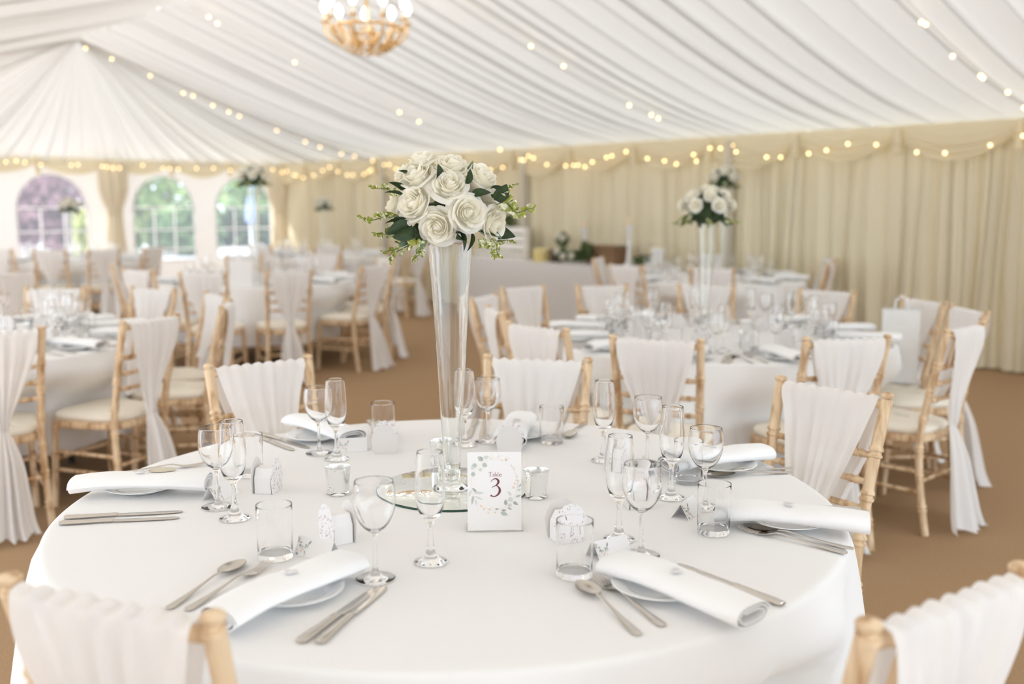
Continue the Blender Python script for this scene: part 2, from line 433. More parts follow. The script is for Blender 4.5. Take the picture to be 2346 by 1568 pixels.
def tree(name, x, y, z0, blobs, col, col2, label, n=1500, size=.4, seed=1, trunk=True, cat='tree'):
    t = thing(name, label, cat, (x, y, z0))
    m = pbr(name + '_leaves', col, .7, noise=(col2, (1.5, 1.5, 1.5), .35, .65))
    obj('foliage', foliage(blobs, n, size, seed), m, t, smooth=False)
    if trunk:
        top = max(b[0][2] for b in blobs); obj('trunk', G().tube([(0, 0, -.05), (.05, 0, top * .4), (0, .05, top * .9)], [.16, .12, .06], 8), BARK, t)
tree('purple_tree', -12.6, 27.5, 0, [((0, 0, 2.0), (1.5, 1.2, 1.3)), ((-.7, 0, 1.0), (1.2, 1, .9)), ((.3, 0, .6), (.9, .8, .6))], (.16, .07, .09), (.30, .17, .18), 'purple-leaved tree seen through the leftmost window', 2200, .3, 2)
tree('green_tree', -16.2, 38, 0, [((.3, 0, 3.2), (2.2, 1.5, 1.3)), ((1.3, 0, 2.2), (1.1, 1, 1.0))], (.16, .30, .06), (.42, .52, .25), 'bright green tree above the purple tree in the leftmost window', 1800, .4, 3)
tree('yellow_shrub', -10.3, 24.4, 0, [((0, 0, .65), (.4, .4, .7))], (.32, .34, .08), (.5, .48, .18), 'yellow-green shrub low in the leftmost window', 700, .25, 4, False, 'shrub')
tree('leafy_tree', -10.6, 31, 0, [((0, 0, 2.2), (2.0, 1.4, 1.6)), ((-1, 0, 1.0), (1.3, 1, .9)), ((1.1, 0, 3.0), (1.3, 1, .9))], (.13, .24, .05), (.46, .52, .22), 'light green leafy tree filling the middle window', 2600, .36, 5)
tree('round_shrub', -9.4, 29.0, 0, [((0, 0, .7), (1.1, .8, .75))], (.06, .12, .04), (.18, .27, .10), 'round green shrub low in the middle window', 900, .28, 6, False, 'shrub')
tree('garden_tree', -9.4, 37.8, 0, [((0, 0, 3.0), (3.0, 1.4, 2.0)), ((.9, 0, 1.6), (2.4, 1, 1.1))], (.12, .24, .06), (.36, .47, .22), 'tall green tree seen through the right window', 3000, .4, 7)
tree('dark_hedge', -8.8, 34.6, 0, [((-.8, 0, .6), (1.3, .6, .75)), ((.9, 0, .55), (1.3, .6, .7))], (.02, .045, .02), (.08, .13, .05), 'dark clipped hedge low in the right window', 1600, .25, 8, False, 'hedge')
t = thing('garden_parasol', 'folded pale blue parasol outside the right window', 'parasol', (-6.15, 23.6, 0))
obj('pole', G().tube([(0, 0, -.03), (0, 0, 1.75)], .025, 8), pbr('white_pole', (.8, .8, .82), .5), t)
obj('canopy', G().lathe([(.02, 1.75), (.07, 1.5), (.12, 1.25), (.11, 1.05), (.02, 1.03)], 12), pbr('pale_blue_cloth', (.22, .28, .58), .8), t)

# ------------------------------------------------------------------ round tables and cloths
TR = .915
def tablecloth(center, dents, label, seed, hem=.25, rot=0):
    r = random.Random(seed); N = 192
    ph = [r.uniform(0, 6.28) for _ in range(4)]
    nf = r.choice([13, 14, 15])
    def fold(q):
        v = math.sin(nf * q + ph[0] + .7 * math.sin(3 * q + ph[1])); w = math.sin((nf * 2 - 5) * q + ph[2])
        return .5 + .5 * v * abs(v) ** .2 + .15 * w
    def P(u, k):
        q = 2 * PI * u
        if k < 7: rr = [.001, .3, .55, .72, .84, .885, .905][k]; z = .75
        elif k < 10: rr, z = [(.914, .7485), (.9195, .744), (.922, .736)][k - 7]
        else:
            t = (k - 9) / 12; drop = t * (.736 - hem); z = .736 - drop
            rr = .922 + .012 * t + fold(q) * .085 * t ** .6
            for a, rf in dents:
                da = (q - a + PI) % (2 * PI) - PI; side = abs(rf * math.sin(da))
                if abs(da) < 1:
                    wgt = max(0, 1 - max(0, side - .21) / .10); zz = min(1, max(0, (.66 - z) / .17))
                    lim = rf - .015; 
                    if rr > lim: rr = rr - (rr - lim) * wgt * wgt * (3 - 2 * wgt) * zz * zz * (3 - 2 * zz)
            if k == 21: z += .01 * math.sin(3 * q + ph[3])
        return (rr * math.cos(q), rr * math.sin(q), z)
    g = G(); KR = 22
    vs_ = [P(i / N, k) for k in range(KR) for i in range(N)]; fs = [(k * N + i, k * N + (i + 1) % N, (k + 1) * N + (i + 1) % N, (k + 1) * N + i) for k in range(KR - 1) for i in range(N)]
    fs = [f[::-1] for f in fs]; fs.append(tuple(range(N)))
    g.add(vs_, fs)
    o = obj('tablecloth', g, CLOTH, loc=(center[0], center[1], 0), angle=0)
    return tag(o, label, 'tablecloth')
def round_table(center, label):
    t = thing('round_table', label, 'table', (center[0], center[1], 0))
    obj('tabletop', G().lathe([(0, .715), (.9, .715), (.905, .722), (.905, .742), (.9, .748), (0, .748)], 48), DARK, t)
    for sx in (-1, 1):
        for sy in (-1, 1):
            obj('leg', G().tube([(sx * .33, sy * .33, .715), (sx * .36, sy * .36, 0)], .018, 8), DARK, t)

# ------------------------------------------------------------------ chairs
def bamboo(g, pts, r, rings):
    """a turned post: pts is a list of (x,y,z); rings are fractions where a raised bamboo ring sits"""
    P = [Vector(p) for p in smoothprof(pts, 4)]
    L = [0]
    for a, b in zip(P, P[1:]): L.append(L[-1] + (b - a).length)
    T = L[-1]
    def at(f):
        d = f * T
        for i in range(len(P) - 1):
            if L[i + 1] >= d - 1e-9: return P[i].lerp(P[i + 1], (d - L[i]) / max(L[i + 1] - L[i], 1e-9))
        return P[-1]
    fr = [(i / 22, r) for i in range(23)]
    for c in rings:
        e = .006 / T
        fr += [(c - 3 * e, r), (c - 2 * e, r * 1.26), (c - e, r * 1.26), (c - .5 * e, r * .98), (c + .5 * e, r * .98), (c + e, r * 1.26), (c + 2 * e, r * 1.26), (c + 3 * e, r)]
    fr = sorted((min(max(f, 0), 1), q) for f, q in fr)
    out = []
    for f, q in fr:
        if out and f - out[-1][0] < 1e-5: continue
        out.append((f, q))
    g.tube([at(f) for f, q in out], [q for f, q in out], 12)
def sash_mesh(seed):
    r = random.Random(seed); ph = [r.uniform(0, 6.28) for _ in range(5)]
    # path in (y, z) with width: front bottom -> over the rail -> back -> tie -> hem
    path = [(.012, .56, .11), (-.020, .63, .155), (-.048, .72, .21), (-.074, .82, .268), (-.082, .895, .315), (-.097, .921, .318), (-.117, .908, .318), (-.118, .84, .30),
            (-.100, .74, .24), (-.078, .64, .165), (-.062, .54, .085), (-.060, .485, .058), (-.074, .43, .095), (-.095, .33, .16), (-.11, .2, .20), (-.125, .08, .235), (-.145, .012, .28)]
    path = smoothprof(path, 4); NV = len(path) - 1; NU = 48
    g = G(); vs_ = []
    for j, (y, z, w) in enumerate(path):
        amp = .0035 + .016 * max(0, min(1, (.318 - w) / .25)) ** .8
        if z > .9: amp = .0025
        if z < .485 and j > NV * .5: amp = .010 + .045 * ((.485 - z) / .475) ** .8
        sgn = -1 if j > NV * .35 else 1
        for i in range(NU + 1):
            u = i / NU - .5
            fold = math.sin(u * 22 + ph[0] + 2.2 * math.sin(u * 8 + ph[1])) + (.45 if z > .485 else .2) * math.sin(u * 49 + ph[2])
            top = .004 * math.sin(u * 50 + ph[3]) if z > .88 else 0
            hem = (.012 * math.sin(u * 12 + ph[4]) + .012) if j == NV else 0
            sk = .02 * math.sin(ph[2]) * max(0, (.48 - z)) / .48
            vs_.append((u * w + sk, y + sgn * (.004 + amp * (1 + fold) * .6), max(z + top + hem, .008)))
    fs = [(j * (NU + 1) + i, j * (NU + 1) + i + 1, (j + 1) * (NU + 1) + i + 1, (j + 1) * (NU + 1) + i) for j in range(NV) for i in range(NU)]
    g.add(vs_, fs); return g.mesh('sash', SASH, True, 0)
SASHES = [sash_mesh(s) for s in (1, 2, 3)]
def make_chair():
    t = thing('chiavari_chair', 'limewashed chair', 'chair')
    for s in (-1, 1):
        g = G(); bamboo(g, [(s * .180, -.055, 0), (s * .172, -.015, .22), (s * .167, 0, .43), (s * .170, -.03, .62), (s * .175, -.068, .79), (s * .18, -.098, .915)], .0165, [.13, .28, .415, .56, .70, .835])
        g.lathe([(.0165, -.004), (.012, .004), (.011, .008), (.017, .014), (.018, .022), (.013, .027), (0, .029)], 12, (s * .18, -.098, .908))
        obj('back_leg', g, WOOD, t)
        g = G(); bamboo(g, [(s * .185, .385, 0), (s * .18, .372, .22), (s * .175, .36, .42)], .016, [.3, .62]); obj('front_leg', g, WOOD, t)
    def seat_outline(k, off):
        q = 2 * PI * k; x = math.copysign(abs(math.cos(q)) ** .55, math.cos(q)); y = math.copysign(abs(math.sin(q)) ** .55, math.sin(q))
        return (x * (.183 + .024 * y + off), .19 + y * (.195 + off))
    g = G(); M = 48
    for (o0, z0), (o1, z1) in (((-.03, .405), (.008, .405)), ((.008, .405), (.012, .412)), ((.012, .412), (.012, .432)), ((.012, .432), (.002, .44)), ((.002, .44), (-.05, .44))):
        g.grid(lambda u, v: (*seat_outline(u, o0 + (o1 - o0) * v), z0 + (z1 - z0) * v), M, 1, True)
    obj('seat_frame', g, WOOD, t)
    g = G(); pr = [(.0, .44), (.008, .446), (.012, .458), (.006, .472), (-.02, .482), (-.08, .487), (-.14, .488), (-.19, .488)]
    for (o0, z0), (o1, z1) in zip(pr, pr[1:]):
        g.grid(lambda u, v: (*seat_outline(u, o0 + (o1 - o0) * v), z0 + (z1 - z0) * v), M, 1, True)
    obj('seat_cushion', g, CUSH, t)
    def rail(z, y, r, x=.18): 
        g = G(); bamboo(g, [(-x, y, z), (-x / 3, y - .010, z), (x / 3, y - .010, z), (x, y, z)], r, [.16, .84]); return g
    obj('top_rail', rail(.90, -.095, .0125), WOOD, t)
    for z, y, x_ in ((.755, -.062, .174), (.68, -.045, .172), (.605, -.029, .170)): obj('rung', rail(z, y, .010, x_), WOOD, t)
    for i in range(5):
        x = (i - 2) * .052; obj('spindle', G().tube([(x, -.071, .755), (x, -.087, .83), (x, -.104, .90)], [.0065, .0075, .0065], 8), WOOD, t)
    for z in (.28, .19):
        for s in (-1, 1):
            g = G(); bamboo(g, [(s * .172, -.02, z), (s * .177, .17, z), (s * .182, .372, z)], .0095, [.5]); obj('stretcher', g, WOOD, t)
    for z, y, x_ in ((.24, .374, .181), (.24, -.017, .172)):
        g = G(); bamboo(g, [(-x_, y, z), (0, y, z), (x_, y, z)], .0095, [.5]); obj('stretcher', g, WOOD, t)
    obj('sash', SASHES[0], None, t)
    return t
chair0 = make_chair()
NCH = [0]
def put_chair(mid, face, label, group):
    """mid: where the middle between the two finials stands; face: point or direction the chair looks at"""
    f = Vector((face[0] - mid[0], face[1] - mid[1])).normalized(); rz = math.atan2(f.y, f.x) - PI / 2
    loc = (mid[0] + f.x * .10, mid[1] + f.y * .10, 0)
    o = place(chair0, USED, loc, rz, label, group)
    for c in o.children:
        if c.name.split('.')[0] == 'sash': c.data = SASHES[NCH[0] % 3]
    NCH[0] += 1
    return o
def dents_for(center, mids):
    out = []
    for m in mids:
        v = Vector((m[0] - center[0], m[1] - center[1])); out.append((math.atan2(v.y, v.x), v.length - .50))
    return out

TA, TB, TC, TD, TE, TF, TG = (-.145, 2.36), (1.10, 5.32), (1.90, 9.65), (-2.42, 9.35), (-2.87, 5.17), (-5.72, 13.0), (-2.72, 14.3)
CH = {
 'A': [((-.56, 1.31), 'nearest chair, sash-draped back cropped by the bottom left corner of the picture'),
       ((.61, 1.32), 'nearest chair, sash-draped back cropped by the bottom right corner of the picture'),
       ((.95, 2.91), 'limewashed chair at the right edge of the near table, tall post and rungs showing'),
       ((.09, 3.46), 'limewashed chair facing us across the near table, just right of the glass vase'),
       ((-.87, 3.39), 'limewashed chair facing us across the near table, left of the glass vase')],
 'B': [((.58, 3.97), 'sashed chair seen from behind at middle right table, left of its bare cloth front'),
       ((1.36, 4.0), 'sashed chair seen from behind at middle right table, above the near right chair'),
       ((2.0, 4.36), 'chair seen side on at the right, white sash falling to the carpet'),
       ((2.365, 5.12), 'chair half hidden behind the side-on chair at the right'),
       ((2.33, 5.60), 'chair carrying the white paper gift bag at the right'),
       ((1.98, 6.24), 'chair facing us at the far right side of the middle right table'),
       ((1.3, 6.65), 'chair facing us directly across the middle right table'),
       ((.6, 6.63), 'chair facing us at far left side of the middle right table, before gift table'),
       ((.07, 6.5), 'chair in front of the gift table cloth, left of the middle right table'),
       ((-.17, 5.85), 'chair close right of the vase, farther of the two turned to middle right table'),
       ((-.09, 5.07), 'chair close right of the vase, nearer of the two turned to middle right table'),
       ((.11, 4.39), 'sashed chair seen from behind, left end of the middle right table')],
 'C': [((.86, 10.0), 'distant chair right beside the gift table, at the far right table'),
       ((1.01, 8.81), 'distant sashed chair left of the far right table, before the wicker hamper'),
       ((1.69, 8.39), 'distant sashed chair in front of the far right table, seen from behind'),
       ((3.14, 9.95), 'distant chair facing us at the right rear of the far right table'),
       ((2.93, 9.2), 'distant chair at the right end of the far right table, by the drapes'),
       ((2.68, 10.75), 'distant chair behind the far right table, second from its right'),
       ((2.14, 10.8), 'distant chair behind the far right table, third from its right')],
 'D': [((-2.42, 7.8), 'sashed chair seen from behind at the far centre table, left of two near ones'),
       ((-1.79, 8.0), 'sashed chair seen from behind at the far centre table, right of two near ones'),
       ((-1.22, 8.75), 'side-on chair at the right of the far centre table, long sash to floor'),
       ((-1.12, 9.5), 'chair right of far centre table, second one back, sash trailing'),
       ((-1.28, 10.15), 'chair right of far centre table, third one back'),
       ((-3.08, 8.2), 'sashed chair at the left front of the far centre table, beyond the left table'),
       ((-3.6, 9.0), 'chair at the left end of the far centre table'),
       ((-2.0, 10.65), 'chair facing us across the far centre table, right of its tall flowers'),
       ((-2.85, 10.6), 'chair facing us across the far centre table, left of its tall flowers')],
 'E': [((-2.2, 4.21), 'sashed chair at the left picture edge, its post standing by the near table'),
       ((-1.71, 4.69), 'chair at left table seen from behind, white sash gathered beside ivory seat'),
       ((-1.55, 5.38), 'side-on sashed chair at the right of the left table, nearer of the pair'),
       ((-1.77, 5.95), 'side-on sashed chair at the right of the left table, farther of the pair'),
       ((-2.3, 6.38), 'chair facing us at the right rear of the left table'),
       ((-2.95, 6.42), 'chair facing us straight across the left table')],
 'F': [((-5.46, 11.8), 'distant sashed chair in front of the leftmost window, seen from behind'),
       ((-4.86, 11.9), 'distant sashed chair in front of the first tied curtain, seen from behind'),
       ((-4.52, 12.6), 'distant chair below the middle window, side-on'),
       ((-6.12, 11.95), 'distant chair at the left picture edge below the leftmost window')],
 'G': [((-3.3, 13.1), 'distant chair at the corner table, below the right window'),
       ((-2.4, 13.05), 'distant chair at the corner table, in front and right'),
       ((-1.55, 13.7), 'distant chair at the right end of the corner table'),
       ((-1.2, 12.9), 'distant chair left of the glass vase, alone by the draped wall')],
}
CENT = {'A': TA, 'B': TB, 'C': TC, 'D': TD, 'E': TE, 'F': TF, 'G': TG}
FACE = {('C', 5): -180, ('C', 6): -180, ('B', 3): 92, ('A', 0): -22, ('A', 1): 34, ('A', 2): 129, ('A', 3): 166, ('A', 4): 217}
for k_, lst in CH.items():
    for i, (m, lab) in enumerate(lst):
        if (k_, i) in FACE:
            an = math.radians(FACE[(k_, i)] + 90); f = (m[0] + math.cos(an), m[1] + math.sin(an))
        else: f = CENT[k_]
        put_chair(m, f, lab, {'A': 'chairs at the near table', 'B': 'chairs at the middle right table', 'C': 'chairs at the far right table', 'D': 'chairs at the far centre table', 'E': 'chairs at the left table', 'F': 'chairs by the windows', 'G': 'chairs in the far corner'}[k_])
put_chair((-3.95, 7.9), (-5.0, 8.5), 'sashed chair far left, beyond the left table near the picture edge', 'chairs by the windows')
TN = {'A': 'near table with the number card', 'B': 'middle right table', 'C': 'far right table by the drapes', 'D': 'far centre table with tall flowers', 'E': 'left table', 'F': 'far left table by the windows', 'G': 'corner table at the far end'}
for i, (k_, c) in enumerate(CENT.items()):
    tablecloth(c, dents_for(c, [m for m, _ in CH[k_]]), 'white round tablecloth on the ' + TN[k_], 10 + i)
    round_table(c, 'round table under the white cloth of the ' + TN[k_])

# ------------------------------------------------------------------ tableware prototypes
def lathe_parts(root, parts, mat, n=40):
    for nm, pr, k in parts: obj(nm, G().lathe(smoothprof(pr, k), n), mat, root, angle=50)
def proto_wine():
    t = thing('wine_glass', 'wine glass', 'wine glass')
    lathe_parts(t, [('foot', [(0, .0), (.030, .0002), (.0372, .0008), (.0385, .002), (.036, .0034), (.022, .006), (.011, .010), (.0062, .018)], 3),
                    ('stem', [(.0062, .018), (.0042, .035), (.0038, .055), (.0042, .075), (.0055, .088), (.0085, .094)], 3),
                    ('bowl', [(.0085, .094), (.020, .103), (.031, .118), (.0385, .138), (.0408, .153), (.0400, .172), (.0372, .1925), (.0366, .1935), (.0360, .1925), (.0386, .172), (.0393, .153), (.0370, .139), (.0295, .120), (.0185, .106), (.008, .1005), (0, .0995)], 3)], GLASS)
    return t
def proto_flute():
    t = thing('champagne_flute', 'champagne flute', 'champagne flute')
    lathe_parts(t, [('foot', [(0, 0), (.026, .0002), (.0330, .001), (.0343, .0025), (.032, .0042), (.021, .0075), (.0135, .014), (.0095, .024)], 3),
                    ('stem', [(.0095, .024), (.0065, .038), (.0050, .06), (.0056, .077), (.0095, .088)], 3),
                    ('bowl', [(.0095, .088), (.019, .098), (.0262, .115), (.0302, .140), (.0308, .162), (.0285, .198), (.0258, .2265), (.0251, .2275), (.0244, .2265), (.0270, .198), (.0292, .162), (.0286, .140), (.0246, .117), (.017, .103), (.008, .0965), (0, .095)], 3)], GLASS)
    return t
def proto_tumbler():
    t = obj('tumbler', G().lathe(smoothprof([(0, 0), (.030, .0002), (.0338, .001), (.0348, .004), (.0352, .03), (.0362, .08), (.0364, .1095), (.0358, .1105), (.0351, .1095), (.0350, .08), (.0338, .035), (.0325, .016), (.029, .0125), (0, .0115)], 2), 40), GLASS, angle=50)
    return tag(t, 'tumbler', 'glass tumbler')
def proto_plate():
    t = obj('side_plate', G().lathe(smoothprof([(0, .001), (.045, .001), (.054, .0035), (.058, .006), (.082, .0125), (.0895, .0155), (.0905, .0165), (.089, .0175), (.08, .0150), (.058, .0095), (.052, .006), (0, .005)], 2), 56), CHINA, angle=50)
    return tag(t, 'white plate', 'plate')
def proto_napkin(seed=1):
    r = random.Random(seed); L, w, h = .325, .098, .043
    # flattened roll: a spiral cross section extruded along y
    sp = []; turns = 2.35; K = 76
    for i in range(K + 1):
        f = i / K; q = 2 * PI * turns * f; k = 1 - .62 * f
        x = math.copysign(abs(math.cos(q)) ** .72, math.cos(q)) * w / 2 * (1 - .42 * f); z = math.sin(q) * h / 2 * k
        sp.append((x, z))
    sp = sp[::-1]
    th = .0022; g = G(); NL_ = 26
    def nrm(i):
        a, b = sp[max(i - 1, 0)], sp[min(i + 1, K)]; tx, tz = b[0] - a[0], b[1] - a[1]; l = math.hypot(tx, tz) or 1
        return tz / l, -tx / l
    prof = [(sp[i][0] + nrm(i)[0] * th * .5, sp[i][1] + nrm(i)[1] * th * .5) for i in range(K + 1)] + [(sp[i][0] - nrm(i)[0] * th * .5, sp[i][1] - nrm(i)[1] * th * .5) for i in range(K, -1, -1)]
    m = len(prof); vs_ = []
    for j in range(NL_ + 1):
        y = (j / NL_ - .5) * L; e = abs(2 * j / NL_ - 1)
        bend = -.016 * max(0, e - .45) ** 1.3; wid = 1 + .10 * math.sin(3 * y / L + 1) * e + (.05 if j < 6 else 0) * (e - .5)
        flat = 1 - .18 * (1 - e) ** 2
        for x, z in prof: vs_.append((x * wid + .004 * math.sin(y * 20), y, z * flat + bend + h / 2))
    fs = [(j * m + i, j * m + (i + 1) % m, (j + 1) * m + (i + 1) % m, (j + 1) * m + i) for j in range(NL_) for i in range(m)]
    g.add(vs_, fs)
    for j in (0, NL_):
        for i in range(K):
            q = (j * m + i, j * m + i + 1, j * m + m - 2 - i, j * m + m - 1 - i); g.add([], []); g.f.append(q if j else q[::-1]); g.m.append(0)
    t = obj('napkin', g, NAPK, angle=60); return tag(t, 'rolled white napkin', 'napkin')
def flat_sweep(sta):
    """sta: (y, half width, z centre, half thickness) rounded slab along y"""
    g = G(); n = 14; vs_, fs = [], []
    for y, w, z, t in sta:
        for j in range(n):
            q = 2 * PI * j / n; vs_.append((w * math.cos(q), y, z + t * math.sin(q)))
    for i in range(len(sta) - 1):
        for j in range(n): fs.append((i * n + j, i * n + (j + 1) % n, (i + 1) * n + (j + 1) % n, (i + 1) * n + j))
    fs += [tuple(range(n)), tuple(range((len(sta) - 1) * n, len(sta) * n))[::-1]]
    fs = [f[::-1] for f in fs]
    g.add(vs_, fs); return g
def proto_knife():
    t = thing('table_knife', 'knife', 'knife')
    obj('handle', flat_sweep([(-.13, .004, .005, .0025), (-.129, .0085, .005, .004), (-.122, .0105, .005, .0045), (-.10, .0105, .005, .0045), (-.06, .0085, .005, .004), (-.03, .0075, .005, .0038), (-.020, .0085, .005, .0042), (-.014, .0065, .005, .0034)]), STEEL, t)
    obj('blade', flat_sweep([(-.014, .006, .005, .0022), (-.004, .009, .004, .0012), (.04, .0103, .003, .0010), (.09, .0105, .0025, .0009), (.115, .009, .0025, .0008), (.126, .0055, .0025, .0007), (.130, .001, .0025, .0005)]), STEEL, t)
    return t
HANDLE = [(-.122, .002, .003, .001), (-.121, .0065, .003, .0016), (-.114, .0095, .003, .0019), (-.095, .0090, .003, .0019), (-.055, .0058, .0055, .0018), (-.01, .0032, .0095, .0018), (.02, .0030, .0125, .0019), (.035, .0034, .012, .0019)]
def proto_spoon():
    t = thing('dessert_spoon', 'spoon', 'spoon'); obj('handle', flat_sweep(HANDLE + [(.043, .0048, .0105, .0018)]), STEEL, t)
    g = G()
    def fn(side):
        def f(u, v):
            y = .041 + .081 * v; wv = .0205 * (math.sin(PI * min(max(v * .94 + .04, 0), 1)) ** .55) * (1 - .10 * (v - .5)); x = (2 * u - 1) * wv
            d = (1 - (x / max(wv, 1e-6)) ** 2) * math.sin(PI * v) ** .7
            return (x, y, .0125 - .009 * d * 1.0 - .001 * side - .003 * v)
        return f
    g.grid(fn(0), 12, 20); g.grid(lambda u, v: fn(1)(1 - u, v), 12, 20)
    obj('bowl', g, STEEL, t, angle=70); return t
def proto_fork():
    t = thing('table_fork', 'fork', 'fork'); obj('handle', flat_sweep(HANDLE), STEEL, t)
    g = flat_sweep([(.033, .0034, .012, .0018), (.045, .007, .009, .0014), (.055, .0115, .006, .0013), (.068, .0125, .0045, .0013), (.073, .0125, .0045, .0013)])
    for i in range(4):
        x = (i - 1.5) * .0066; g.join(flat_sweep([(.071, .0021, .0045, .0011), (.09, .0019, .005, .001), (.11, .0017, .0075, .0009), (.122, .0010, .0105, .0006)]), Matrix.Translation((x, 0, 0)))
    obj('tines', g, STEEL, t); return t
def proto_box():
    t = thing('favour_box', 'white favour box', 'favour box')
    pr = [(-.028, 0), (.028, 0), (.028, .040), (.016, .062), (-.016, .062), (-.028, .040)]
    g = G(); n = len(pr)
    g.add([(x, y, z) for y in (-.021, .021) for x, z in pr], [tuple(range(n)), tuple(range(2 * n - 1, n - 1, -1))] + [(i + n, (i + 1) % n + n, (i + 1) % n, i) for i in range(n)])
    obj('box_body', g, PAPER, t, smooth=False)
    for y, m, nm in ((-.0265, LACE, 'lace_panel'), (.0265, PAPERI, 'back_panel')):
        g = G(); out = []
        for i in range(73):
            q = PI * i / 72; rr = 1 + .035 * abs(math.sin(q * 9)); out.append((.038 * math.cos(q) * rr * (1.0 if math.sin(q) > .2 else .95), .030 + .055 * math.sin(q) * rr))
        out += [(-.034, .012), (-.030, 0), (.030, 0), (.034, .012)]
        k = len(out); y0, y1 = y - .0008, y + .0008
        g.add([(x, y0, z) for x, z in out] + [(x, y1, z) for x, z in out], [tuple(range(k - 1, -1, -1)), tuple(range(k, 2 * k))] + [(i, (i + 1) % k, (i + 1) % k + k, i + k) for i in range(k)])
        obj(nm, g, m, t, smooth=False)
    return t
def leaf2d(g, x, y, L, w, an, z):
    p = []
    for i in range(9):
        f = i / 8; p.append((f * L, w * math.sin(PI * f ** .8)))
    for i in range(7, 0, -1):
        f = i / 8; p.append((f * L, -w * math.sin(PI * f ** .8)))
    ca, sa = math.cos(an), math.sin(an)
    g.add([(x + a * ca - b * sa, y + a * sa + b * ca, z) for a, b in p], [tuple(range(len(p)))])
def proto_card():
    t = thing('place_card', 'folded place card', 'place card')
    g = G(); hw, hb, hh, th = .043, .022, .036, .0005
    for s in (-1, 1):
        a, b = (s * hb, 0), (0, hh); g.add([(-hw, a[0], a[1]), (hw, a[0], a[1]), (hw, b[0], b[1]), (-hw, b[0], b[1]), (-hw, a[0] - s * .001, a[1]), (hw, a[0] - s * .001, a[1]), (hw, 0, hh - .0016), (-hw, 0, hh - .0016)],
              [(0, 1, 2, 3) if s < 0 else (3, 2, 1, 0), (7, 6, 5, 4) if s < 0 else (4, 5, 6, 7), (0, 4, 5, 1), (0, 3, 7, 4), (1, 5, 6, 2)])
    obj('card', g, PAPER, t, smooth=False)
    r = random.Random(5); d = G()
    for i in range(26):
        x = -.040 + .05 * r.random() ** 1.5; y = r.uniform(.003, .034)
        if x > -.005 and y > .012: x -= .03
        d.cur = r.choice([0, 0, 1, 2]); leaf2d(d, x, y, r.uniform(.005, .009), .0013, r.uniform(0, 6.28), .0006)
    L = math.hypot(hb, hh); M = Matrix(((1, 0, 0, 0), (0, hb / L, -hh / L, -hb), (0, hh / L, hb / L, 0), (0, 0, 0, 1)))
    e = G(); e.v = [tuple(M @ Vector(p)) for p in d.v]; e.f = d.f; e.m = d.m
    obj('printed_sprig', e, [SAGE, SAGED, BLUSH], t, smooth=False); return t
def proto_heart():
    pts = []
    for i in range(32):
        q = 2 * PI * i / 32; pts.append((.00075 * 16 * math.sin(q) ** 3, .00075 * (13 * math.cos(q) - 5 * math.cos(2 * q) - 2 * math.cos(3 * q) - math.cos(4 * q))))
    t = obj('heart_token', G().prism(pts, 0, .003), TOKEN, smooth=False); return tag(t, 'heart', 'heart token')
P_WINE, P_FLUTE, P_TUMB, P_PLATE, P_NAP, P_KNIFE, P_SPOON, P_FORK, P_BOX, P_CARD, P_HEART = (f() for f in (proto_wine, proto_flute, proto_tumbler, proto_plate, proto_napkin, proto_knife, proto_spoon, proto_fork, proto_box, proto_card, proto_heart))
TZ = .7505
def rz_to(d): return math.atan2(d[1], d[0]) - PI / 2
def seg(proto, h, t, label, z=TZ, tilt=0, group=None, roll=0):
    c = ((h[0] + t[0]) / 2, (h[1] + t[1]) / 2, z)
    rot = (tilt, roll, rz_to((t[0] - h[0], t[1] - h[1]))) 
    return place(proto, USED, c, rot, label, group)

